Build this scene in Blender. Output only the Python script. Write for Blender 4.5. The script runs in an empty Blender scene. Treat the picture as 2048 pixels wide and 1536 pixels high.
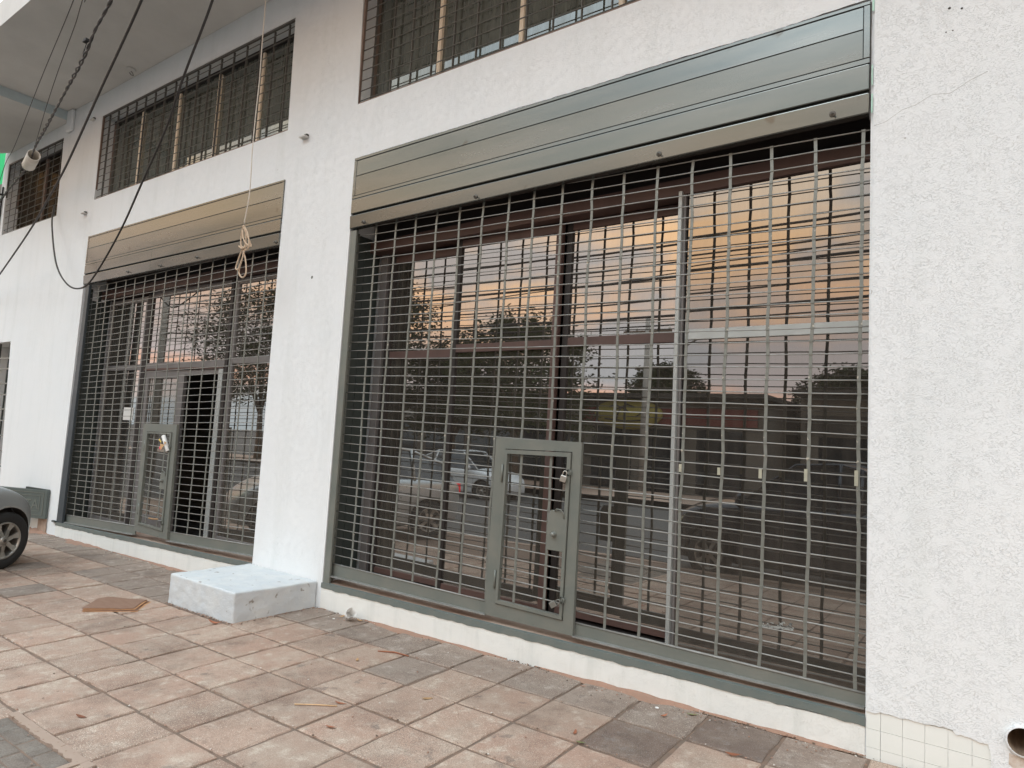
import bpy, math, random
from mathutils import Vector, Matrix
random.seed(7)
SC = bpy.context.scene
COL = SC.collection
PI = math.pi
R = math.radians

# ------------------------------------------------------------------ camera
def cam_axes(yaw, pitch, roll):
    f = Vector((-math.sin(yaw)*math.cos(pitch), math.cos(yaw)*math.cos(pitch), math.sin(pitch)))
    r = f.cross(Vector((0, 0, 1))).normalized()
    u = r.cross(f)
    c, s = math.cos(roll), math.sin(roll)
    return f, c*r + s*u, -s*r + c*u
CAM_POS = Vector((-.3954, -4.0554, 1.5))
F_, R_, U_ = cam_axes(.6265, .0841, .0573)
cd = bpy.data.cameras.new("camera"); cam = bpy.data.objects.new("camera", cd); COL.objects.link(cam)
cd.sensor_width = 36; cd.lens = 36*1340.4854/2048; cd.clip_start = .05; cd.clip_end = 600
M = Matrix((R_, U_, -F_)).transposed().to_4x4(); M.translation = CAM_POS
cam.matrix_world = M
SC.camera = cam

# ------------------------------------------------------------------ sky, sun, exposure
SUN_EL, SUN_AZ = R(47), R(196)          # weak diffuse sun behind cloud, over the street side
W = bpy.data.worlds.new("World"); SC.world = W; W.use_nodes = True
nt = W.node_tree; nt.nodes.clear()
def N(t, **k):
    n = nt.nodes.new(t)
    for a, b in k.items(): setattr(n, a, b)
    return n
L = nt.links.new
out = N("ShaderNodeOutputWorld"); bg = N("ShaderNodeBackground"); bg.inputs[1].default_value = .1
sky = N("ShaderNodeTexSky"); sky.sky_type = 'NISHITA'; sky.sun_disc = False
sky.sun_elevation = SUN_EL; sky.sun_rotation = SUN_AZ
tc = N("ShaderNodeTexCoord"); sep = N("ShaderNodeSeparateXYZ"); L(tc.outputs['Generated'], sep.inputs[0])
# cloud layers: direction stretched so that streaks lie flat near the horizon
mp = N("ShaderNodeMapping"); mp.inputs['Scale'].default_value = (1.6, 1.6, 7.0); L(tc.outputs['Generated'], mp.inputs[0])
n1 = N("ShaderNodeTexNoise"); n1.inputs['Scale'].default_value = 1.5; n1.inputs['Detail'].default_value = 7; n1.inputs['Roughness'].default_value = .55
L(mp.outputs[0], n1.inputs['Vector'])
n2 = N("ShaderNodeTexNoise"); n2.inputs['Scale'].default_value = 3.1; n2.inputs['Detail'].default_value = 6
mp2 = N("ShaderNodeMapping"); mp2.inputs['Scale'].default_value = (1.2, 1.2, 3.2); mp2.inputs['Location'].default_value = (3.1, 7.7, 1.3)
L(tc.outputs['Generated'], mp2.inputs[0]); L(mp2.outputs[0], n2.inputs['Vector'])
# wobble the elevation so that the bands of the sunset are ragged
ma = N("ShaderNodeMath", operation='MULTIPLY_ADD'); L(n1.outputs[0], ma.inputs[0]); ma.inputs[1].default_value = .22; 
mb = N("ShaderNodeMath", operation='SUBTRACT'); L(sep.outputs[2], mb.inputs[0]); mb.inputs[1].default_value = .11
L(mb.outputs[0], ma.inputs[2])
def ramp(stops, fac):
    r = N("ShaderNodeValToRGB"); e = r.color_ramp.elements
    while len(e) > 1: e.remove(e[-1])
    e[0].position = stops[0][0]; e[0].color = (*stops[0][1], 1)
    for p, c in stops[1:]:
        x = e.new(p); x.color = (*c, 1)
    L(fac, r.inputs[0]); return r
lit = ramp([(0, (.36, .42, .46)), (.035, (.40, .44, .47)), (.07, (.80, .47, .34)), (.10, (.48, .42, .42)), (.14, (.42, .37, .36)),
            (.185, (.80, .50, .30)), (.29, (1., .64, .34)), (.41, (.86, .78, .66)), (.50, (.72, .80, .86)), (.7, (.98, 1.10, 1.18)), (1., (1.10, 1.28, 1.40))], ma.outputs[0])
gap = ramp([(0, (.34, .40, .45)), (.12, (.38, .38, .40)), (.25, (.46, .41, .38)), (.5, (.52, .62, .72)), (1., (.86, 1.04, 1.22))], sep.outputs[2])
msk = ramp([(.36, (0, 0, 0)), (.50, (1, 1, 1))], n2.outputs[0])
mx = N("ShaderNodeMixRGB"); L(msk.outputs[0], mx.inputs[0]); L(gap.outputs[0], mx.inputs[1]); L(lit.outputs[0], mx.inputs[2])
sc_ = N("ShaderNodeMixRGB", blend_type='MULTIPLY'); sc_.inputs[0].default_value = 1; L(mx.outputs[0], sc_.inputs[1]); sc_.inputs[2].default_value = (24, 24, 24, 1)
fin = N("ShaderNodeMixRGB"); fin.inputs[0].default_value = .88; L(sky.outputs[0], fin.inputs[1]); L(sc_.outputs[0], fin.inputs[2])
L(fin.outputs[0], bg.inputs[0]); L(bg.outputs[0], out.inputs[0])

sd = bpy.data.lights.new("sun", 'SUN'); sd.energy = .6; sd.angle = R(20); sd.color = (.97, .985, 1)
sun = bpy.data.objects.new("sun", sd); COL.objects.link(sun)
# Nishita rotation is measured clockwise from +Y
sdir = Vector((math.sin(SUN_AZ)*math.cos(SUN_EL), math.cos(SUN_AZ)*math.cos(SUN_EL), math.sin(SUN_EL)))
sun.rotation_euler = (-sdir).to_track_quat('-Z', 'Y').to_euler()
SC.view_settings.view_transform = 'Standard'; SC.view_settings.look = 'None'
SC.view_settings.gamma = 1; SC.view_settings.exposure = 0.14
try: SC.view_settings.use_curve_mapping = False
except Exception: pass
SC.render.engine = 'CYCLES'
SC.cycles.max_bounces = 10; SC.cycles.transparent_max_bounces = 24; SC.cycles.glossy_bounces = 5

# ------------------------------------------------------------------ materials
def G(x, y): return .0171*x + .0142*y          # gentle fall of the pavement

def mat(name, col, rough=.7, metal=0., spec=.5, vary=0., vscale=3., vcol=None, bump=0., bscale=40., bdist=.004,
        bump2=0., b2scale=6., obj_rand=0., speck=None, stretch=None):
    """procedural paint / plaster / metal: base colour + noise patches + relief"""
    m = bpy.data.materials.new(name); m.use_nodes = True; t = m.node_tree; b = t.nodes['Principled BSDF']
    l = t.links.new
    def nn(ty, **k):
        x = t.nodes.new(ty)
        for a, c in k.items(): setattr(x, a, c)
        return x
    b.inputs['Roughness'].default_value = rough; b.inputs['Metallic'].default_value = metal
    b.inputs['Specular IOR Level'].default_value = spec
    b.inputs['Base Color'].default_value = (*col, 1)
    tcn = nn('ShaderNodeTexCoord'); vec = tcn.outputs['Object']
    if stretch:
        mpn = nn('ShaderNodeMapping'); mpn.inputs['Scale'].default_value = stretch; l(vec, mpn.inputs[0]); vec = mpn.outputs[0]
    cur = None
    if vary:
        nz = nn('ShaderNodeTexNoise'); nz.inputs['Scale'].default_value = vscale; nz.inputs['Detail'].default_value = 6; nz.inputs['Roughness'].default_value = .62
        l(vec, nz.inputs['Vector'])
        rp = nn('ShaderNodeValToRGB'); e = rp.color_ramp.elements; e[0].position = .38; e[1].position = .68
        vc = vcol or tuple(c*.6 for c in col)
        e[0].color = (0, 0, 0, 1); e[1].color = (1, 1, 1, 1)
        l(nz.outputs[0], rp.inputs[0])
        mm = nn('ShaderNodeMath', operation='MULTIPLY'); l(rp.outputs[0], mm.inputs[0]); mm.inputs[1].default_value = vary
        mi = nn('ShaderNodeMixRGB'); l(mm.outputs[0], mi.inputs[0]); mi.inputs[1].default_value = (*col, 1); mi.inputs[2].default_value = (*vc, 1)
        cur = mi.outputs[0]
        # the same patches change the gloss a little
        rr = nn('ShaderNodeMath', operation='MULTIPLY_ADD'); l(nz.outputs[0], rr.inputs[0]); rr.inputs[1].default_value = .25; rr.inputs[2].default_value = rough-.125
        l(rr.outputs[0], b.inputs['Roughness'])
    if speck:
        sn = nn('ShaderNodeTexNoise'); sn.inputs['Scale'].default_value = speck[1]; sn.inputs['Detail'].default_value = 3
        l(tcn.outputs['Object'], sn.inputs['Vector'])
        sr = nn('ShaderNodeValToRGB'); e = sr.color_ramp.elements; e[0].position = speck[2]; e[1].position = speck[2]+.05
        e[0].color = (0, 0, 0, 1); e[1].color = (1, 1, 1, 1); l(sn.outputs[0], sr.inputs[0])
        mi = nn('ShaderNodeMixRGB'); l(sr.outputs[0], mi.inputs[0])
        if cur is not None: l(cur, mi.inputs[1])
        else: mi.inputs[1].default_value = (*col, 1)
        mi.inputs[2].default_value = (*speck[0], 1); cur = mi.outputs[0]
    if obj_rand:
        oi = nn('ShaderNodeObjectInfo'); mr = nn('ShaderNodeMath', operation='MULTIPLY_ADD'); l(oi.outputs['Random'], mr.inputs[0])
        mr.inputs[1].default_value = obj_rand*2; mr.inputs[2].default_value = 1-obj_rand
        mi = nn('ShaderNodeVectorMath', operation='SCALE')
        if cur is not None: l(cur, mi.inputs[0])
        else: mi.inputs[0].default_value = col
        l(mr.outputs[0], mi.inputs['Scale']); cur = mi.outputs[0]
    if cur is not None: l(cur, b.inputs['Base Color'])
    nrm = None
    for st, sc, k in ((bump, bscale, 0), (bump2, b2scale, 1)):
        if st:
            nb = nn('ShaderNodeTexNoise'); nb.inputs['Scale'].default_value = sc; nb.inputs['Detail'].default_value = 5 if not k else 0.
            l(vec, nb.inputs['Vector'])
            bp_ = nn('ShaderNodeBump'); bp_.inputs['Strength'].default_value = st; bp_.inputs['Distance'].default_value = bdist if not k else bdist*3
            l(nb.outputs[0], bp_.inputs['Height'])
            if nrm is not None: l(nrm, bp_.inputs['Normal'])
            nrm = bp_.outputs[0]
    if nrm is not None: l(nrm, b.inputs['Normal'])
    return m

def wall_mat(name, strength, col=(.785, .80, .80), worm=1.0, stain=.25):
    """painted trowel-textured render: curled ridges + grain + faint grey-green run stains"""
    m = bpy.data.materials.new(name); m.use_nodes = True; t = m.node_tree; b = t.nodes['Principled BSDF']; l = t.links.new
    def nn(ty, **k):
        x = t.nodes.new(ty)
        for a, c in k.items(): setattr(x, a, c)
        return x
    b.inputs['Roughness'].default_value = .72; b.inputs['Specular IOR Level'].default_value = .3
    tcn = nn('ShaderNodeTexCoord'); v = tcn.outputs['Object']
    # domain warp
    wn = nn('ShaderNodeTexNoise'); wn.inputs['Scale'].default_value = 5; wn.inputs['Detail'].default_value = 3; l(v, wn.inputs['Vector'])
    sc = nn('ShaderNodeVectorMath', operation='SCALE'); l(wn.outputs['Color'], sc.inputs[0]); sc.inputs['Scale'].default_value = .05
    ad = nn('ShaderNodeVectorMath', operation='ADD'); l(v, ad.inputs[0]); l(sc.outputs[0], ad.inputs[1])
    mp_ = nn('ShaderNodeMapping'); mp_.inputs['Scale'].default_value = (1., 1., 2.1); l(ad.outputs[0], mp_.inputs[0])
    rn = nn('ShaderNodeTexNoise'); rn.inputs['Scale'].default_value = 52; rn.inputs['Detail'].default_value = 2; rn.inputs['Roughness'].default_value = .5
    l(mp_.outputs[0], rn.inputs['Vector'])
    # ridges = thin valleys where the noise crosses its mean
    s1 = nn('ShaderNodeMath', operation='SUBTRACT'); l(rn.outputs[0], s1.inputs[0]); s1.inputs[1].default_value = .5
    s2 = nn('ShaderNodeMath', operation='ABSOLUTE'); l(s1.outputs[0], s2.inputs[0])
    s3 = nn('ShaderNodeMapRange'); l(s2.outputs[0], s3.inputs[0]); s3.inputs['From Max'].default_value = .032; s3.inputs['To Min'].default_value = 0; s3.inputs['To Max'].default_value = 1
    area = nn('ShaderNodeTexNoise'); area.inputs['Scale'].default_value = 22; area.inputs['Detail'].default_value = 3; l(ad.outputs[0], area.inputs['Vector'])
    ar = nn('ShaderNodeMapRange'); l(area.outputs[0], ar.inputs[0]); ar.inputs['From Min'].default_value = .34; ar.inputs['From Max'].default_value = .60; ar.inputs['To Min'].default_value = .22
    inv = nn('ShaderNodeMath', operation='SUBTRACT'); inv.inputs[0].default_value = 1; l(s3.outputs[0], inv.inputs[1])
    mu = nn('ShaderNodeMath', operation='MULTIPLY'); l(inv.outputs[0], mu.inputs[0]); l(ar.outputs[0], mu.inputs[1])
    hh = nn('ShaderNodeMath', operation='MULTIPLY'); l(mu.outputs[0], hh.inputs[0]); hh.inputs[1].default_value = -worm
    b1 = nn('ShaderNodeBump'); b1.inputs['Strength'].default_value = strength; b1.inputs['Distance'].default_value = .0035; l(hh.outputs[0], b1.inputs['Height'])
    gn = nn('ShaderNodeTexNoise'); gn.inputs['Scale'].default_value = 95; gn.inputs['Detail'].default_value = 4; l(v, gn.inputs['Vector'])
    b2 = nn('ShaderNodeBump'); b2.inputs['Strength'].default_value = .28; b2.inputs['Distance'].default_value = .0020; l(gn.outputs[0], b2.inputs['Height']); l(b1.outputs[0], b2.inputs['Normal'])
    bn = nn('ShaderNodeTexNoise'); bn.inputs['Scale'].default_value = 1.6; bn.inputs['Detail'].default_value = 3; l(v, bn.inputs['Vector'])
    b3 = nn('ShaderNodeBump'); b3.inputs['Strength'].default_value = .25; b3.inputs['Distance'].default_value = .03; l(bn.outputs[0], b3.inputs['Height']); l(b2.outputs[0], b3.inputs['Normal'])
    l(b3.outputs[0], b.inputs['Normal'])
    # colour: paint with a patchy darker tone in the grooves and long faint runs
    mpz = nn('ShaderNodeMapping'); mpz.inputs['Scale'].default_value = (2.2, 2.2, .28); l(v, mpz.inputs[0])
    st = nn('ShaderNodeTexNoise'); st.inputs['Scale'].default_value = 1.7; st.inputs['Detail'].default_value = 8; st.inputs['Roughness'].default_value = .7; l(mpz.outputs[0], st.inputs['Vector'])
    sr = nn('ShaderNodeMapRange'); l(st.outputs[0], sr.inputs[0]); sr.inputs['From Min'].default_value = .50; sr.inputs['From Max'].default_value = .78; sr.inputs['To Max'].default_value = stain
    pt = nn('ShaderNodeTexNoise'); pt.inputs['Scale'].default_value = 1.1; pt.inputs['Detail'].default_value = 4; l(v, pt.inputs['Vector'])
    c0 = nn('ShaderNodeMixRGB'); l(pt.outputs[0], c0.inputs[0]); c0.inputs[1].default_value = (*[c*1.03 for c in col], 1); c0.inputs[2].default_value = (col[0]*.95, col[1]*.975, col[2]*.99, 1)
    c1 = nn('ShaderNodeMixRGB'); l(sr.outputs[0], c1.inputs[0]); l(c0.outputs[0], c1.inputs[1]); c1.inputs[2].default_value = (.42, .46, .42, 1)
    gm = nn('ShaderNodeMath', operation='MULTIPLY'); l(mu.outputs[0], gm.inputs[0]); gm.inputs[1].default_value = .05*min(1, strength)
    c2 = nn('ShaderNodeMixRGB'); l(gm.outputs[0], c2.inputs[0]); l(c1.outputs[0], c2.inputs[1]); c2.inputs[2].default_value = (.5, .5, .47, 1)
    # tiny dark pits and nail marks
    pv = nn('ShaderNodeTexNoise'); pv.inputs['Scale'].default_value = 26; pv.inputs['Detail'].default_value = 1; l(v, pv.inputs['Vector'])
    pr_ = nn('ShaderNodeMapRange'); l(pv.outputs[0], pr_.inputs[0]); pr_.inputs['From Min'].default_value = .80; pr_.inputs['From Max'].default_value = .84; pr_.inputs['To Max'].default_value = .6
    c3 = nn('ShaderNodeMixRGB'); l(pr_.outputs[0], c3.inputs[0]); l(c2.outputs[0], c3.inputs[1]); c3.inputs[2].default_value = (.3, .28, .25, 1)
    l(c3.outputs[0], b.inputs['Base Color'])
    return m

def tile_mat(name, c1, c2, c3, agg=.5, aggcol=(.20, .155, .125), light=(.50, .46, .41)):
    """worn pink concrete paver: wash of two tones, exposed grit, pale worn rim; every paver shifts the pattern"""
    m = bpy.data.materials.new(name); m.use_nodes = True; t = m.node_tree; b = t.nodes['Principled BSDF']; l = t.links.new
    def nn(ty, **k):
        x = t.nodes.new(ty)
        for a, c in k.items(): setattr(x, a, c)
        return x
    b.inputs['Roughness'].default_value = .88; b.inputs['Specular IOR Level'].default_value = .25
    tcn = nn('ShaderNodeTexCoord'); oi = nn('ShaderNodeObjectInfo')
    of = nn('ShaderNodeVectorMath', operation='SCALE'); of.inputs[0].default_value = (37, 19, 11); l(oi.outputs['Random'], of.inputs['Scale'])
    ad = nn('ShaderNodeVectorMath', operation='ADD'); l(tcn.outputs['Object'], ad.inputs[0]); l(of.outputs[0], ad.inputs[1]); v = ad.outputs[0]
    def noise(s, d=4, r=.6):
        x = nn('ShaderNodeTexNoise'); x.inputs['Scale'].default_value = s; x.inputs['Detail'].default_value = d; x.inputs['Roughness'].default_value = r; l(v, x.inputs['Vector']); return x.outputs[0]
    def rng(s, a, c, to=1.):
        x = nn('ShaderNodeMapRange'); l(s, x.inputs[0]); x.inputs['From Min'].default_value = a; x.inputs['From Max'].default_value = c; x.inputs['To Max'].default_value = to; return x.outputs[0]
    def mix(f, a, c):
        x = nn('ShaderNodeMixRGB')
        if isinstance(f, float): x.inputs[0].default_value = f
        else: l(f, x.inputs[0])
        for i, q in ((1, a), (2, c)):
            if isinstance(q, tuple): x.inputs[i].default_value = (*q, 1)
            else: l(q, x.inputs[i])
        return x.outputs[0]
    n_a = noise(4.5, 6, .65); n_b = noise(9, 7, .7); n_c = noise(2.4, 3); grit = noise(125, 3, .8); grit2 = noise(210, 2)
    base = mix(rng(n_a, .42, .58), c1, c2)
    base = mix(rng(oi.outputs['Random'], 0, 1, .40), base, c3)
    base = mix(rng(n_b, .55, .70, .7), base, light)
    n_d = noise(13, 8, .75); base = mix(rng(n_d, .52, .70, .55), base, tuple(c*.62 for c in c1))
    base = mix(rng(n_c, .60, .74, .6), base, tuple(c*.58 for c in c1))
    ge = nn('ShaderNodeNewGeometry')
    wn_ = nn('ShaderNodeTexNoise'); wn_.inputs['Scale'].default_value = 1.9; wn_.inputs['Detail'].default_value = 8; wn_.inputs['Roughness'].default_value = .72; l(ge.outputs['Position'], wn_.inputs['Vector'])
    base = mix(rng(wn_.outputs[0], .50, .68, .75), base, tuple(c*.50 for c in c1))
    wn2 = nn('ShaderNodeTexNoise'); wn2.inputs['Scale'].default_value = 7; wn2.inputs['Detail'].default_value = 5; l(ge.outputs['Position'], wn2.inputs['Vector'])
    base = mix(rng(wn2.outputs[0], .66, .72, .55), base, (.13, .10, .085))
    # exposed aggregate where the skin has worn off (more on some pavers than others)
    rm = nn('ShaderNodeMath', operation='MULTIPLY'); l(oi.outputs['Random'], rm.inputs[0]); rm.inputs[1].default_value = 7.31
    fr = nn('ShaderNodeMath', operation='FRACT'); l(rm.outputs[0], fr.inputs[0])
    ag = nn('ShaderNodeMath', operation='POWER'); l(fr.outputs[0], ag.inputs[0]); ag.inputs[1].default_value = 2.2
    am = nn('ShaderNodeMath', operation='MULTIPLY'); l(ag.outputs[0], am.inputs[0]); am.inputs[1].default_value = agg
    a2 = nn('ShaderNodeMath', operation='ADD'); l(am.outputs[0], a2.inputs[0]); a2.inputs[1].default_value = .42
    gd = nn('ShaderNodeMath', operation='MULTIPLY'); l(rng(grit, .52, .60), gd.inputs[0]); l(a2.outputs[0], gd.inputs[1])
    base = mix(gd.outputs[0], base, aggcol)
    gl = nn('ShaderNodeMath', operation='MULTIPLY'); l(rng(grit2, .58, .66), gl.inputs[0]); l(a2.outputs[0], gl.inputs[1])
    base = mix(gl.outputs[0], base, tuple(min(1, c*1.25) for c in light))
    # whole-paver tone
    rm2 = nn('ShaderNodeMath', operation='MULTIPLY'); l(oi.outputs['Random'], rm2.inputs[0]); rm2.inputs[1].default_value = 17.77
    fr2 = nn('ShaderNodeMath', operation='FRACT'); l(rm2.outputs[0], fr2.inputs[0])
    tn = nn('ShaderNodeMapRange'); l(fr2.outputs[0], tn.inputs[0]); tn.inputs['To Min'].default_value = .92; tn.inputs['To Max'].default_value = 1.08
    vs = nn('ShaderNodeVectorMath', operation='SCALE'); l(base, vs.inputs[0]); l(tn.outputs[0], vs.inputs['Scale'])
    l(vs.outputs[0], b.inputs['Base Color'])
    b1 = nn('ShaderNodeBump'); b1.inputs['Strength'].default_value = .55; b1.inputs['Distance'].default_value = .0022; l(grit, b1.inputs['Height'])
    b2 = nn('ShaderNodeBump'); b2.inputs['Strength'].default_value = .5; b2.inputs['Distance'].default_value = .006; l(n_b, b2.inputs['Height']); l(b1.outputs[0], b2.inputs['Normal'])
    l(b2.outputs[0], b.inputs['Normal'])
    return m

def glass_mat(name, refl=.42, tint=(.22, .23, .21), rcol=(1, .97, .93), dust=.07, dcol=(.30, .27, .23), rough=.012, splash=.0):
    m = bpy.data.materials.new(name); m.use_nodes = True; t = m.node_tree; t.nodes.clear(); l = t.links.new
    def nn(ty, **k):
        x = t.nodes.new(ty)
        for a, c in k.items(): setattr(x, a, c)
        return x
    o = nn('ShaderNodeOutputMaterial'); tr = nn('ShaderNodeBsdfTransparent'); tr.inputs[0].default_value = (*tint, 1)
    gl = nn('ShaderNodeBsdfGlossy'); gl.inputs[0].default_value = (*rcol, 1); gl.inputs['Roughness'].default_value = rough
    lw = nn('ShaderNodeFresnel'); lw.inputs[0].default_value = 1.5
    f = nn('ShaderNodeMath', operation='ADD'); l(lw.outputs[0], f.inputs[0]); f.inputs[1].default_value = refl-.04; f.use_clamp = True
    m1 = nn('ShaderNodeMixShader'); l(f.outputs[0], m1.inputs[0]); l(tr.outputs[0], m1.inputs[1]); l(gl.outputs[0], m1.inputs[2])
    df = nn('ShaderNodeBsdfDiffuse'); df.inputs[0].default_value = (*dcol, 1)
    tcn = nn('ShaderNodeTexCoord'); mpz = nn('ShaderNodeMapping'); mpz.inputs['Scale'].default_value = (9, 9, .7); l(tcn.outputs['Object'], mpz.inputs[0])
    dn = nn('ShaderNodeTexNoise'); dn.inputs['Scale'].default_value = 3; dn.inputs['Detail'].default_value = 6; dn.inputs['Roughness'].default_value = .7; l(mpz.outputs[0], dn.inputs['Vector'])
    dr = nn('ShaderNodeMapRange'); l(dn.outputs[0], dr.inputs[0]); dr.inputs['From Min'].default_value = .3; dr.inputs['From Max'].default_value = .75
    dr.inputs['To Min'].default_value = dust*.5; dr.inputs['To Max'].default_value = dust*1.9
    sz = nn('ShaderNodeSeparateXYZ'); l(tcn.outputs['Object'], sz.inputs[0])
    zr = nn('ShaderNodeMapRange'); l(sz.outputs[2], zr.inputs[0]); zr.inputs['From Min'].default_value = .15; zr.inputs['From Max'].default_value = 1.5; zr.inputs['To Min'].default_value = splash; zr.inputs['To Max'].default_value = 0
    zp = nn('ShaderNodeMath', operation='POWER'); l(zr.outputs[0], zp.inputs[0]); zp.inputs[1].default_value = 1.4
    sn_ = nn('ShaderNodeTexNoise'); sn_.inputs['Scale'].default_value = 11; sn_.inputs['Detail'].default_value = 8; sn_.inputs['Roughness'].default_value = .75; l(tcn.outputs['Object'], sn_.inputs['Vector'])
    zm = nn('ShaderNodeMath', operation='MULTIPLY'); l(zp.outputs[0], zm.inputs[0]); l(sn_.outputs[0], zm.inputs[1])
    za_ = nn('ShaderNodeMath', operation='ADD'); l(zm.outputs[0], za_.inputs[0]); l(dr.outputs[0], za_.inputs[1]); za_.use_clamp = True
    m2 = nn('ShaderNodeMixShader'); l(za_.outputs[0], m2.inputs[0]); l(m1.outputs[0], m2.inputs[1]); l(df.outputs[0], m2.inputs[2])
    # old panes are not quite flat
    wn = nn('ShaderNodeTexNoise'); wn.inputs['Scale'].default_value = 1.3; wn.inputs['Detail'].default_value = 1; l(tcn.outputs['Object'], wn.inputs['Vector'])
    bm = nn('ShaderNodeBump'); bm.inputs['Strength'].default_value = .18; bm.inputs['Distance'].default_value = .004; l(wn.outputs[0], bm.inputs['Height']); l(bm.outputs[0], gl.inputs['Normal'])
    l(m2.outputs[0], o.inputs[0]); return m

def emit_mat(name, col, s):
    m = bpy.data.materials.new(name); m.use_nodes = True; b = m.node_tree.nodes['Principled BSDF']
    b.inputs['Base Color'].default_value = (*col, 1); b.inputs['Emission Color'].default_value = (*col, 1); b.inputs['Emission Strength'].default_value = s
    return m

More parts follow.
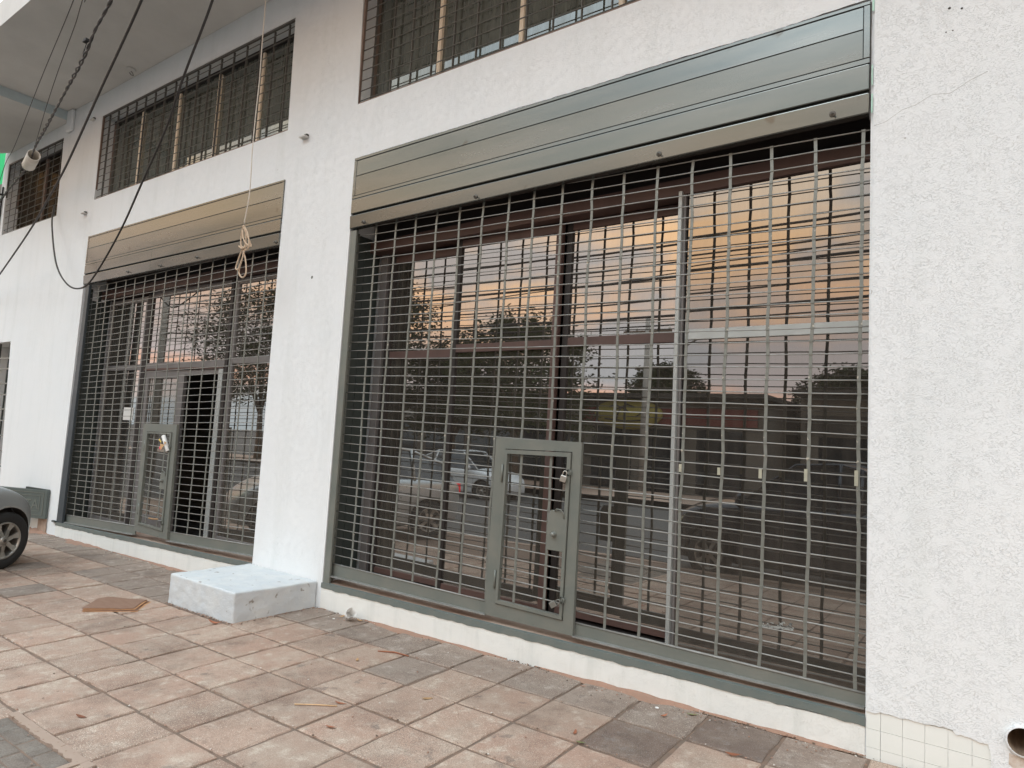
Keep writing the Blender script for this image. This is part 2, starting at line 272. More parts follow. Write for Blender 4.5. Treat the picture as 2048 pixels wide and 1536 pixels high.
MT = dict(
 wall=wall_mat('wall_render', .5, worm=.9, stain=.22),
 wall_rough=wall_mat('pillar_render', .68, col=(.775, .79, .79), worm=.9, stain=.18),
 plinth=wall_mat('plinth_render', .6, col=(.80, .79, .745), worm=.8, stain=.45),
 blue=mat('bluish_limewash', (.55, .58, .595), .95, spec=.05, vary=.8, vscale=6, vcol=(.64, .65, .635), bump=.8, bscale=70, bdist=.004, bump2=.6, b2scale=9, speck=((.33, .31, .28), 16, .66)),
 soffit=mat('soffit_paint', (.64, .63, .60), .85, vary=.3, vscale=1.3, bump=.15, bscale=60),
 sheet=mat('header_sheet_paint', (.140, .158, .156), .25, metal=.9, vary=.7, vscale=1.9, vcol=(.20, .20, .185), bump2=.34, b2scale=1.1, bdist=.010, stretch=(.30, 1, 2.0), speck=((.12, .12, .11), 5, .69)),
 seam=mat('seam_shadow_steel', (.10, .095, .08), .6, metal=.2),
 gate=mat('gate_paint', (.155, .17, .152), .48, metal=.15, vary=.45, vscale=5, vcol=(.23, .22, .185), bump=.1, bscale=50),
 bar=mat('bar_paint', (.205, .215, .195), .45, metal=.25, vary=.6, vscale=14, vcol=(.15, .15, .13), speck=((.45, .43, .36), 30, .66)),
 rod=mat('rod_paint', (.31, .315, .30), .42, metal=.25, vary=.6, vscale=9, vcol=(.17, .155, .13)),
 darksteel=mat('dark_green_steel', (.052, .065, .060), .5, metal=.1, vary=.4, vscale=3, vcol=(.035, .04, .04)),
 grille=mat('window_grille_paint', (.12, .12, .11), .55, metal=.2, vary=.5, vscale=10, vcol=(.14, .12, .10)),
 sill=mat('sill_green_paint', (.13, .155, .145), .6, vary=.5, vscale=7, vcol=(.19, .19, .165), bump=.3, bscale=60),
 dust=mat('dusty_rust_sill', (.43, .33, .265), .9, vary=.85, vscale=5, vcol=(.20, .11, .07), bump=.6, bscale=50, stretch=(.4, 1, 1)),
 brown=mat('brown_frame', (.105, .060, .050), .55, vary=.5, vscale=5, vcol=(.065, .042, .036), stretch=(1, 1, .5)),
 darkbrown=mat('dark_track', (.022, .017, .015), .6, vary=.4, vscale=5),
 alu=mat('aluminium_frame', (.45, .48, .47), .45, metal=.4, vary=.3, vscale=4, vcol=(.36, .38, .37)),
 greyframe=mat('grey_frame', (.20, .19, .185), .5, metal=.2, vary=.4, vscale=4),
 cream=mat('cream_mullion', (.92, .79, .62), .6, vary=.35, vscale=9, vcol=(.55, .42, .32)),
 winwood=mat('reveal_brown', (.20, .14, .11), .6, vary=.4, vscale=6),
 black=mat('black_rubber', (.012, .012, .012), .7),
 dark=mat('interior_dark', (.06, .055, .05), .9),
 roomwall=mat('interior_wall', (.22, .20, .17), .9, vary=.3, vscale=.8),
 cablem=mat('cable_sheath', (.028, .024, .022), .55, vary=.4, vscale=12, vcol=(.06, .05, .045)),
 cord=mat('white_cord', (.62, .57, .50), .8),
 rope=mat('beige_rope', (.55, .42, .30), .85, bump=.5, bscale=200),
 pvc=mat('pvc_white', (.66, .62, .55), .5, vary=.4, vscale=9, vcol=(.5, .45, .38)),
 asphalt=mat('asphalt', (.055, .053, .05), .85, vary=.4, vscale=.9, vcol=(.085, .078, .07), bump=.5, bscale=120),
 bed=mat('joint_grit', (.17, .125, .095), .95, vary=.7, vscale=18, vcol=(.26, .16, .11), bump=.8, bscale=160),
 dirt=mat('red_dirt', (.34, .20, .14), .95, vary=.7, vscale=14, vcol=(.28, .18, .13), bump=.9, bscale=110, bdist=.006),
 band=mat('mortar_band', (.37, .27, .21), .9, vary=.6, vscale=8, vcol=(.34, .25, .19), bump=.7, bscale=60, speck=((.25, .16, .11), 30, .62)),
 tile=tile_mat('pink_paver', (.385, .25, .187), (.42, .315, .245), (.39, .30, .235), light=(.60, .51, .415)),
 tile_grey=tile_mat('dusty_paver', (.26, .195, .155), (.30, .24, .195), (.25, .205, .17), agg=.35, light=(.52, .45, .39)),
 tile_dark=tile_mat('stained_paver', (.19, .135, .105), (.25, .19, .15), (.18, .14, .115), agg=.7, aggcol=(.09, .075, .07), light=(.28, .25, .23)),
 paver=tile_mat('grey_block', (.205, .165, .135), (.24, .20, .165), (.19, .16, .135), agg=.4, aggcol=(.09, .08, .07), light=(.26, .24, .21)),
 walltile=mat('painted_wall_tile', (.77, .785, .75), .35, vary=.3, vscale=4, vcol=(.66, .70, .64)),
 card=mat('brown_board', (.25, .145, .095), .75, vary=.6, vscale=7, vcol=(.22, .12, .08), bump=.3, bscale=40, stretch=(1, 4, 1)),
 cardedge=mat('board_core', (.52, .27, .13), .8, vary=.4, vscale=12),
 leaf_red=mat('dry_leaf_red', (.30, .11, .055), .7, obj_rand=.35), leaf_green=mat('leaf_green', (.16, .19, .06), .6, obj_rand=.2),
 leaf_tan=mat('dry_leaf_tan', (.45, .27, .13), .7, obj_rand=.3), straw=mat('straw', (.62, .40, .22), .7),
 paper=mat('paper_white', (.74, .73, .70), .7), pink=mat('pink_plastic', (.7, .06, .12), .4), yellow=mat('yellow_plastic', (.75, .55, .12), .4),
 brass=mat('padlock_metal', (.62, .60, .55), .3, metal=.8), oldlock=mat('old_padlock', (.22, .22, .20), .5, metal=.6),
 carsilver=mat('car_grey_paint', (.46, .485, .49), .30, metal=.55, spec=.6, vary=.12, vscale=2),
 cardark=mat('car_dark_paint', (.03, .035, .045), .18, metal=.4, spec=.8), carwhite=mat('car_white_paint', (.6, .62, .63), .25),
 carglass=mat('car_glass', (.02, .024, .028), .06, spec=.9), tyre=mat('tyre_rubber', (.02, .02, .02), .85, bump=.4, bscale=90),
 alloy=mat('alloy_wheel', (.42, .41, .38), .35, metal=.8, vary=.5, vscale=14, vcol=(.22, .19, .16)),
 lampy=mat('headlamp_lens', (.62, .60, .42), .15, spec=.8), lampr=emit_mat('tail_lamp', (.75, .02, .03), .5),
 leafg=mat('tree_leaves', (.045, .065, .022), .6, obj_rand=.3, vary=.6, vscale=.7, vcol=(.075, .085, .03)), bark=mat('bark', (.12, .09, .065), .9, bump=.6, bscale=20),
 concrete=mat('concrete_pole', (.30, .29, .27), .85), opp=mat('shop_wall_far', (.15, .14, .12), .85, vary=.4, vscale=.6),
 oppdark=mat('shop_dark', (.05, .045, .04), .8), red=mat('red_fascia', (.16, .035, .03), .6), ylw=mat('yellow_board', (.30, .26, .06), .6),  # oppdark: one plain dark colour, also for holes, hub caps and painted marks
 green=mat('green_board', (.02, .55, .19), .5, vary=.2, vscale=1.), whitepole=mat('white_pole', (.7, .7, .68), .5),
 glass_r=glass_mat('bronze_glass', .27, dust=.10, tint=(.11, .11, .10), splash=.5, dcol=(.24, .21, .18)), glass=glass_mat('tinted_glass', .38, dust=.085, splash=.5, dcol=(.25, .22, .19), tint=(.15, .155, .145)), glass_dark=glass_mat('upper_window_glass', .20, tint=(.10, .10, .09), rcol=(.95, 1, .98), dust=.26, dcol=(.25, .265, .225)),
 meter=mat('meter_box_paint', (.105, .125, .115), .5, vary=.4, vscale=6), rust=mat('bare_brick_patch', (.40, .29, .22), .9, vary=.6, vscale=12, bump=.8, bscale=60),
 glass_dull=glass_mat('dull_glass', -.25, tint=(.3, .28, .24), dust=.14, dcol=(.2, .15, .11)),
 glassdoor=glass_mat('door_glass', .22, tint=(.16, .16, .15), dust=.12),
)

# ------------------------------------------------------------------ mesh helpers
class MB:
    def __init__(s): s.v = []; s.f = []; s.mi = []; s.sm = []
    def add(s, vs, fs, mi=0, sm=False):
        o = len(s.v); s.v += [tuple(p) for p in vs]
        for f in fs: s.f.append(tuple(o+i for i in f)); s.mi.append(mi); s.sm.append(sm)
        return s
    def box(s, a, b, mi=0):
        (x0, y0, z0), (x1, y1, z1) = a, b
        v = [(x0, y0, z0), (x1, y0, z0), (x1, y1, z0), (x0, y1, z0), (x0, y0, z1), (x1, y0, z1), (x1, y1, z1), (x0, y1, z1)]
        return s.add(v, [(0, 3, 2, 1), (4, 5, 6, 7), (0, 1, 5, 4), (1, 2, 6, 5), (2, 3, 7, 6), (3, 0, 4, 7)], mi)
    def hexa(s, q, y0, y1, mi=0):
        """q: four (x,z) corners bl br tr tl; prism between y0 (front) and y1"""
        v = [(x, y0, z) for x, z in q] + [(x, y1, z) for x, z in q]
        return s.add(v, [(0, 1, 2, 3), (5, 4, 7, 6), (1, 0, 4, 5), (2, 1, 5, 6), (3, 2, 6, 7), (0, 3, 7, 4)], mi)
    def tilt(s, q, yb, yt, y1, mi=0):
        """as hexa, but the front leans: y is yb along the lower edge and yt along the upper"""
        v = [(q[0][0], yb, q[0][1]), (q[1][0], yb, q[1][1]), (q[2][0], yt, q[2][1]), (q[3][0], yt, q[3][1])] + [(x, y1, z) for x, z in q]
        return s.add(v, [(0, 1, 2, 3), (5, 4, 7, 6), (1, 0, 4, 5), (2, 1, 5, 6), (3, 2, 6, 7), (0, 3, 7, 4)], mi)
    def poly(s, q, y0, y1, mi=0):
        n = len(q); v = [(x, y0, z) for x, z in q] + [(x, y1, z) for x, z in q]
        return s.add(v, [tuple(range(n)), tuple(range(2*n-1, n-1, -1))] + [((i+1) % n, i, n+i, n+(i+1) % n) for i in range(n)], mi)
    def slab(s, q, z0, z1, mi=0):
        """q: (x,y) outline counter-clockwise, extruded in z"""
        n = len(q); v = [(x, y, z0) for x, y in q] + [(x, y, z1) for x, y in q]
        return s.add(v, [tuple(range(n-1, -1, -1)), tuple(range(n, 2*n))] + [(i, (i+1) % n, n+(i+1) % n, n+i) for i in range(n)], mi)
    def tube(s, pts, r, n=6, mi=0, cap=True, closed=False):
        pts = [Vector(p) for p in pts]; o = len(s.v); m = len(pts); up = Vector((0, 0, 1)); prev = None
        for i, p in enumerate(pts):
            if closed: d = pts[(i+1) % m]-pts[i-1]
            else: d = pts[min(i+1, m-1)]-pts[max(i-1, 0)]
            if d.length < 1e-9: d = Vector((0, 0, 1))
            d.normalize()
            if prev is None: a = d.cross(up if abs(d.z) < .9 else Vector((1, 0, 0))).normalized()
            else:
                a = prev - d*prev.dot(d)
                a = a.normalized() if a.length > 1e-6 else d.orthogonal().normalized()
            prev = a; b = d.cross(a)
            rr = r[i] if isinstance(r, (list, tuple)) else r
            for k in range(n):
                t = 2*PI*k/n; s.v.append(tuple(p + a*math.cos(t)*rr + b*math.sin(t)*rr))
        for i in range(m if closed else m-1):
            j = (i+1) % m
            for k in range(n):
                s.f.append((o+i*n+k, o+i*n+(k+1) % n, o+j*n+(k+1) % n, o+j*n+k)); s.mi.append(mi); s.sm.append(True)
        if cap and not closed:
            s.f.append(tuple(o+k for k in range(n-1, -1, -1))); s.mi.append(mi); s.sm.append(False)
            s.f.append(tuple(o+(m-1)*n+k for k in range(n))); s.mi.append(mi); s.sm.append(False)
        return s
    def lathe(s, prof, org, axis='X', n=32, mi=0):
        """prof: (radius, offset along axis)"""
        o = len(s.v); m = len(prof)
        for r, h in prof:
            for k in range(n):
                t = 2*PI*k/n; c, q = r*math.cos(t), r*math.sin(t)
                p = {'X': (h, c, q), 'Y': (c, h, q), 'Z': (c, q, h)}[axis]
                s.v.append(tuple(org[i]+p[i] for i in range(3)))
        for i in range(m-1):
            for k in range(n):
                s.f.append((o+i*n+k, o+i*n+(k+1) % n, o+(i+1)*n+(k+1) % n, o+(i+1)*n+k)); s.mi.append(mi); s.sm.append(True)
        return s
    def xf(s, mtx):
        s.v = [tuple(mtx @ Vector(p)) for p in s.v]; return s
    def mesh(s, name, mats):
        me = bpy.data.meshes.new(name); me.from_pydata(s.v, [], s.f)
        for m in (mats if isinstance(mats, (list, tuple)) else [mats]): me.materials.append(m)
        me.polygons.foreach_set('material_index', s.mi); me.polygons.foreach_set('use_smooth', s.sm)
        me.update(); return me
    def obj(s, name, mats, parent=None, bevel=0., seg=2, loc=None):
        o = bpy.data.objects.new(name, s.mesh(name, mats)); COL.objects.link(o)
        if parent: o.parent = parent
        if loc: o.location = loc
        if bevel:
            bv = o.modifiers.new('bevel', 'BEVEL'); bv.width = bevel; bv.segments = seg; bv.limit_method = 'ANGLE'; bv.angle_limit = R(40)
        return o

def tag(o, label=None, cat=None, group=None, kind=None):
    if label: o['label'] = label
    if cat: o['category'] = cat
    if group: o['group'] = group
    if kind: o['kind'] = kind
    return o
def thing(name, label, cat, loc=(0, 0, 0), group=None):
    o = bpy.data.objects.new(name, None); COL.objects.link(o); o.location = loc; o.empty_display_size = .1
    return tag(o, label, cat, group)
def inst(name, me, parent=None, loc=(0, 0, 0), rot=None):
    o = bpy.data.objects.new(name, me); COL.objects.link(o); o.location = loc
    if parent: o.parent = parent
    if rot: o.rotation_euler = rot
    return o
def lerp(a, b, t): return a+(b-a)*t

# ================================================================== GROUND
# one soil sheet to the horizon, then road, pavement bed and pavers
gb = MB(); X0, X1, Y0, Y1 = -260, 260, -300, 60
gb.add([(x, y, -.32 + .0171*max(-20, min(20, x))) for x, y in ((X0, Y0), (X1, Y0), (X1, Y1), (X0, Y1))], [(0, 1, 2, 3)])
tag(gb.obj('ground', MT['asphalt']), kind='structure')
rb = MB(); rb.add([(-60, -15.2, G(-60, -5)*.3-.34), (40, -15.2, G(40, -5)*.3-.20), (40, -4.62, G(40, -4.6)*.3-.12), (-60, -4.62, G(-60, -4.6)*.3-.28)], [(0, 1, 2, 3)])
road = MB()
gx = [-30+2*i for i in range(26)]
for i in range(len(gx)-1):
    a, b = gx[i], gx[i+1]
    road.add([(a, -15.2, G(a, -5)-.17), (b, -15.2, G(b, -5)-.17), (b, -4.62, G(b, -4.6)-.13), (a, -4.62, G(a, -4.6)-.13)], [(0, 1, 2, 3)])
tag(road.obj('road', MT['asphalt']), kind='structure')
kerb = MB(); kerb.add([(x, y, G(x, y)+z) for x, y, z in ((-30, -4.62, -.3), (20, -4.62, -.3), (20, -4.47, -.3), (-30, -4.47, -.3), (-30, -4.62, .0), (20, -4.62, .0), (20, -4.47, .0), (-30, -4.47, .0))],
    [(0, 3, 2, 1), (4, 5, 6, 7), (0, 1, 5, 4), (1, 2, 6, 5), (2, 3, 7, 6), (3, 0, 4, 7)])
tag(kerb.obj('kerb', MT['band']), kind='structure')
bedm = MB()
for x0_, x1_ in ((-30, 20),):
    v = [(x0_, -4.47), (x1_, -4.47), (x1_, .02), (x0_, .02)]
    bedm.add([(x, y, G(x, y)-.009) for x, y in v] + [(x, y, G(x, y)-.3) for x, y in v], [(0, 1, 2, 3), (7, 6, 5, 4), (1, 0, 4, 5), (2, 1, 5, 6), (3, 2, 6, 7), (0, 3, 7, 4)])
bed = tag(bedm.obj('sidewalk', MT['bed']), kind='structure')

# pavers: grid measured on the photo, 41.5 cm pitch
TX, TY, SU, SV, TR = -5.4866, -2.4973, .4144, .4155, -.0034
ct, st_ = math.cos(TR), math.sin(TR)
def grid(c, j): return (TX + c*SU*ct - j*SV*st_, TY + c*SU*st_ + j*SV*ct)
def slope_rot(ax, ay, az):
    '''tilt with the pavement after turning the piece about its own axis'''
    return (Matrix.Rotation(ay, 4, 'Y') @ Matrix.Rotation(ax, 4, 'X') @ Matrix.Rotation(az, 4, 'Z')).to_euler()
def paver_mesh(w, d, h, ch, seedn, nm, m, jag=.0):
    rnd = random.Random(seedn); b = MB(); n = 4
    def ring(inset, z):
        pts = []
        for (ax, ay), (bx_, by) in (((-1, -1), (1, -1)), ((1, -1), (1, 1)), ((1, 1), (-1, 1)), ((-1, 1), (-1, -1))):
            for k in range(n):
                t = k/n; x = lerp(ax, bx_, t)*(w/2-inset); y = lerp(ay, by, t)*(d/2-inset)
                pts.append((x+rnd.uniform(-jag, jag), y+rnd.uniform(-jag, jag), z+rnd.uniform(-jag, jag)*.25))
        return pts
    r0, r1, r2 = ring(0, -h), ring(0, -ch), ring(ch*1.1, 0)
    m_ = 4*n; b.add(r0+r1+r2, [(i, (i+1) % m_, m_+(i+1) % m_, m_+i) for i in range(m_)] + [(m_+i, m_+(i+1) % m_, 2*m_+(i+1) % m_, 2*m_+i) for i in range(m_)] + [tuple(range(2*m_, 3*m_))])
    return b.mesh(nm, m)
TM = {k: [paver_mesh(SU-.021, SU-.021, .028, .0055, 11*i+len(k), 'tile', MT[k], .0036) for i in range(6)] for k in ('tile', 'tile_grey', 'tile_dark')}
slope = (math.atan(.0142), -math.atan(.0171), TR)
cnt = 0; rest = MB()
def paver_patch(c, j):      # hole in the pink pavers filled with small grey blocks
    return j == -1 and 2 <= c <= 3 or j <= -2 and -12 <= c <= 3
for j in range(5, -5, -1):
    for c in range(-26, 28):
        if paver_patch(c, j): continue
        cx, cy = grid(c+.5, j+.5)
        if cy > -.02 : continue
        if -6.43+.05 < cx < -5.37-.05 and cy > -.78: continue
        rnd = random.Random(c*131+j*17)
        kind = 'tile'
        if j == 5 and c < 9: kind = 'tile_grey'
        if j == 5 and c == 7: kind = 'tile_grey'
        if j == 5 and c in (9,): kind = 'tile_dark'
        if j == 4 and c in (8,): kind = 'tile_dark' if False else 'tile_grey'
        if j == 4 and -8 < c < -1: kind = 'tile_grey'
        if j == 5 and c in (10,): kind = 'tile_grey'
        if (c, j) in ((8, 4), ): kind = 'tile_dark'
        if (c, j) in ((4, 4), (-6, 2), (-9, 3)): kind = 'tile_grey'
        d = math.hypot(cx-CAM_POS.x, cy-CAM_POS.y)
        dep = (Vector((cx, cy, 0))-CAM_POS).dot(F_); lat = (Vector((cx, cy, 0))-CAM_POS).dot(R_); up_ = (Vector((cx, cy, 0))-CAM_POS).dot(U_)
        vis = dep > .2 and abs(lat/dep) < .82 and abs(up_/dep) < .68
        me = TM[kind][rnd.randrange(6)]
        z = G(cx, cy) + rnd.uniform(-.0025, .0025) + (.004 if rnd.random() < .1 else 0)
        loc = (cx+rnd.uniform(-.003, .003), cy+rnd.uniform(-.003, .003), z)
        rot = slope_rot(slope[0]+rnd.uniform(-.004, .004), slope[1]+rnd.uniform(-.004, .004), TR+rnd.uniform(-.006, .006)+(PI/2)*rnd.randrange(4))
        if vis and cnt < 240:
            inst('tile', me, bed, loc, rot); cnt += 1
        else:
            mt_ = Matrix.Translation(loc)
            h = SU/2-.006
            rest.add([(cx+a*h, cy+b_*h, G(cx+a*h, cy+b_*h)) for a, b_ in ((-1, -1), (1, -1), (1, 1), (-1, 1))], [(0, 1, 2, 3)])
tag(rest.obj('far_tile', MT['tile'], bed), kind='stuff')
# small grey blocks in the patch, laid in courses along the wall direction
PM = [paver_mesh(.192, .096, .03, .006, 50+i, 'block', MT['paver'], .0018) for i in range(4)]
np_ = 0
for row in range(0, 14):
    y = -2.60 - .1*row
    for k in range(-22, 6):
        x = -3.78 - .2*k*1.0 - (.1 if row % 2 else 0)
        if x > -3.86 or x < -6.6: continue
        if row < 1 and x < -4.72: continue
        if row < 4 and x < -4.70 : continue
        rnd = random.Random(row*77+k)
        if np_ > 110: continue
        inst('block', PM[rnd.randrange(4)], bed, (x, y, G(x, y)-.004+rnd.uniform(-.003, .003)), (slope[0]+rnd.uniform(-.015, .015), slope[1]+rnd.uniform(-.015, .015), rnd.uniform(-.02, .02))); np_ += 1
# mortar band round the patch (ragged inner edge)
bb = MB(); rnd = random.Random(5)
top = []; bot = []
for i in range(33):
    x = -4.70 + (.90+.04)*i/32; top.append((x, -2.500)); bot.append((x, -2.548+rnd.uniform(-.010, .008)))
outl = bot + top[::-1]
n = len(outl); bb.add([(x, y, G(x, y)+.0005+.003) for x, y in outl] + [(x, y, G(x, y)-.03) for x, y in outl], [tuple(range(n))] + [((i+1) % n, i, n+i, n+(i+1) % n) for i in range(n)])
bb.obj('mortar_band', MT['band'], bed)
b2 = MB(); l_ = []; r_ = []
for i in range(20):
    y = -2.50 - 1.2*i/19; l_.append((-3.868+rnd.uniform(-.012, .008), y)); r_.append((-3.828, y))
outl = l_ + r_[::-1]; n = len(outl)
b2.add([(x, y, G(x, y)+.0045) for x, y in outl] + [(x, y, G(x, y)-.03) for x, y in outl], [tuple(range(n))] + [((i+1) % n, i, n+i, n+(i+1) % n) for i in range(n)])
b2.obj('mortar_band', MT['band'], bed)
# red earth washed up against the wall foot
dm = MB(); rnd = random.Random(9)
def dirt_strip(xa, xb, wmax, hmax, step=.03):
    pts = []; x = xa; ph = rnd.uniform(0, 9)
    while x <= xb:
        t = (x-xa)/(xb-xa); w = wmax*(.25+.75*math.sin(PI*t)**.6)*(.55+.45*abs(math.sin(x*7+ph)+.5*math.sin(x*19+ph))/1.5)
        w = w*max(0., min(1., .55+.9*math.sin(x*3.7+ph)*math.sin(x*1.3+ph*2))) + rnd.uniform(-.004, .006); h = hmax*(.5+.5*abs(math.sin(x*11+ph)))*min(1, 6*t, 6*(1-t))
        pts.append((x, max(.004, w), h*min(1, .25+w*14))); x += step
    o = len(dm.v)
    for x, w, h in pts:
        dm.v += [(x, .012, G(x, 0)+h), (x, -w*.5, G(x, -w*.5)+h*.6+.004), (x, -w, G(x, -w)-.002)]
    for i in range(len(pts)-1):
        a = o+3*i
        for k in (0, 1): dm.f.append((a+k, a+k+1, a+k+4, a+k+3)); dm.mi.append(0); dm.sm.append(True)
dirt_strip(-5.3, -3.2, .13, .012); dirt_strip(-3.3, -2.5, .07, .010); dirt_strip(-2.75, -.95, .105, .022); dirt_strip(-.98, .6, .06, .03)
dirt_strip(-11.3, -9.4, .16, .02); dirt_strip(-9.5, -6.45, .09, .010); dirt_strip(-12.6, -11.25, .3, .05)
tag(dm.obj('red_earth', MT['dirt']), kind='stuff')

# ================================================================== BUILDING
B = thing('shop_building', 'white rendered two storey shop building with barred openings above the pavement', 'building')
TH = .30
def wquad(mb, q, y=0.): mb.add([(x, y, z) for x, z in q], [(0, 1, 2, 3)])
# opening corner measurements  (bl, br, tr, tl)
GR = ((-5.310, .093), (-.945, .131), (-.957, 4.105), (-5.311, 4.077))   # right gate
GL = ((-11.050, -.035), (-6.385, .090), (-6.395, 4.076), (-11.023, 4.092))   # left gate
WM = ((-10.998, 4.630), (-6.430, 4.618), (-6.470, 5.885), (-11.030, 5.905))
WR = ((-5.345, 4.622), (-.70, 4.636), (-.70, 5.90), (-5.390, 5.90))
WL = ((-14.659, 4.600), (-12.310, 4.591), (-12.371, 5.882), (-14.722, 5.915))
WD = ((-16.2, .0), (-13.30, .0), (-13.60, 2.66), (-16.2, 2.66))      # low opening at far left
XL, XR, ZT, ZB = -14.95, 1.6, 6.9, -.6
w = MB()
def frame_fill(o_list, xa, xb, z0, z1, mb):
    """front face of a strip xa..xb with openings, columns cut at opening sides, straight edges kept"""
    pass
# piers and spandrels, drawn edge to edge in one plane (no overlaps)
zc, zd = 4.30, 4.30
# upper band z 4.3..ZT
ups = [WL, WM, WR]
prev = [(XL, 4.3), (XL, ZT)]
for o_ in ups:
    bl, br, tr, tl = o_
    w.add([(p[0], 0, p[1]) for p in (prev[0], (bl[0], 4.3), bl, tl, (tl[0], ZT), prev[1])], [(0, 1, 2, 3, 4, 5)]) if False else None
    # left pier
    if o_ is WL: lb, lt = (XL, 4.3), (XL, ZT); lm0, lm1 = (XL, bl[1]), (XL, tl[1])
    wquad(w, [lb, (bl[0], 4.3), bl, lm0]); wquad(w, [lm0, bl, tl, lm1]); wquad(w, [lm1, tl, (tl[0], ZT), lt])
    # below and above
    wquad(w, [(bl[0], 4.3), (br[0], 4.3), br, bl]); wquad(w, [tl, tr, (tr[0], ZT), (tl[0], ZT)])
    lb, lt, lm0, lm1 = (br[0], 4.3), (tr[0], ZT), br, tr
wquad(w, [lb, (XR, 4.3), (XR, lm0[1]), lm0]); wquad(w, [lm0, (XR, lm0[1]), (XR, lm1[1]), lm1]); wquad(w, [lm1, (XR, lm1[1]), (XR, ZT), lt])
# lower band ZB..4.3 : left end .. WD .. GL .. GR .. right
wquad(w, [(XL, 2.66), (WD[2][0], 2.66), (GL[3][0], 4.3), (XL, 4.3)])
wquad(w, [(WD[1][0], ZB), (GL[0][0], ZB), GL[0], (WD[1][0], 0.)])
wquad(w, [(WD[1][0], 0.), GL[0], GL[3], (WD[2][0], 2.66)])
w.add([(p[0], 0, p[1]) for p in ((WD[2][0], 2.66), GL[3], (GL[3][0], 4.3))], [(0, 1, 2)])
wquad(w, [GL[3], GL[2], (GL[2][0], 4.3), (GL[3][0], 4.3)])
wquad(w, [(GL[1][0], ZB), (GR[0][0], ZB), GR[0], GL[1]]); wquad(w, [GL[1], GR[0], GR[3], GL[2]])
wquad(w, [GL[2], GR[3], (GR[3][0], 4.3), (GL[2][0], 4.3)])
wquad(w, [GR[3], GR[2], (GR[2][0], 4.3), (GR[3][0], 4.3)])
wquad(w, [GR[2], (XR, GR[2][1]), (XR, 4.3), (GR[2][0], 4.3)])
wquad(w, [(GR[1][0], ZB), (XR, ZB), (XR, GR[2][1]), GR[2], GR[1]]) if False else w.add([(p[0], 0, p[1]) for p in (GR[1], (XR, .335), (XR, GR[2][1]), GR[2])], [(0, 1, 2, 3)]) if False else None
w.add([(p[0], 0, p[1]) for p in ((GR[1][0], .335), (XR, .335), (XR, GR[2][1]), GR[2])], [(0, 1, 2, 3)])
w.add([(p[0], 0, p[1]) for p in ((GR[1][0], ZB), (-.375, ZB), (-.375, .335), (GR[1][0], .335))], [(0, 1, 2, 3)])
w.add([(p[0], 0, p[1]) for p in ((-.205, ZB), (XR, ZB), (XR, .335), (-.205, .335))], [(0, 1, 2, 3)])
w.add([(p[0], 0, p[1]) for p in ((-.375, ZB), (-.205, ZB), (-.205, .168), (-.375, .168))], [(0, 1, 2, 3)])
# reveals
def reveal(mb, q, y1=TH, bottom=True):
    for i in range(4):
        a, b_ = q[i], q[(i+1) % 4]
        if i == 0 and not bottom: continue
        mb.add([(a[0], 0, a[1]), (b_[0], 0, b_[1]), (b_[0], y1, b_[1]), (a[0], y1, a[1])], [(0, 3, 2, 1)])
for q in (WM, WR, WL): reveal(w, q)
for q in (GL, GR): reveal(w, q, .5, False)
reveal(w, ((-14.95, .0), WD[1], WD[2], (-14.95, 2.66)), .5, False)
# left flank of the building
w.add([(XL, 0, ZB), (XL, 0, ZT), (XL, 9, ZT), (XL, 9, ZB)], [(0, 1, 2, 3)]) if False else w.add([(XL, 0, 2.66), (XL, 0, ZT), (XL, 9, ZT), (XL, 9, 2.66)], [(0, 1, 2, 3)])
w.add([(XR, 0, ZB), (XR, 9, ZB), (XR, 9, ZT), (XR, 0, ZT)], [(0, 1, 2, 3)])
w.obj('wall', MT['wall'], B)
# inner skins so that light does not leak into the rooms
sk = MB()
sk.box((XL+.01, .52, -.3), (XR, .56, -.02)); 
# plinths under the gates (white strip between sill and pavement), slightly worn lower edge
rnd = random.Random(3)
def plinth(x0, z0, x1, z1, label):
    b = MB(); n = 60; top = []; bot = []
    for i in range(n+1):
        x = lerp(x0, x1, i/n); top.append((x, lerp(z0, z1, i/n)+rnd.uniform(-.0025, .0015))); bot.append((x, G(x, 0)-.03))
    for i in range(n):
        b.add([(bot[i][0], -.004, bot[i][1]), (bot[i+1][0], -.004, bot[i+1][1]), (top[i+1][0], -.004, top[i+1][1]), (top[i][0], -.004, top[i][1])], [(0, 1, 2, 3)])
        b.add([(top[i][0], -.004, top[i][1]), (top[i+1][0], -.004, top[i+1][1]), (top[i+1][0], .45, top[i+1][1]), (top[i][0], .45, top[i][1])], [(0, 1, 2, 3)])
    return b
plinth(-5.310, .093, -.945, .131, '').obj('plinth', MT['plinth'], B)
plinth(-11.050, -.035, -6.385, .085, '').obj('plinth', MT['plinth'], B)
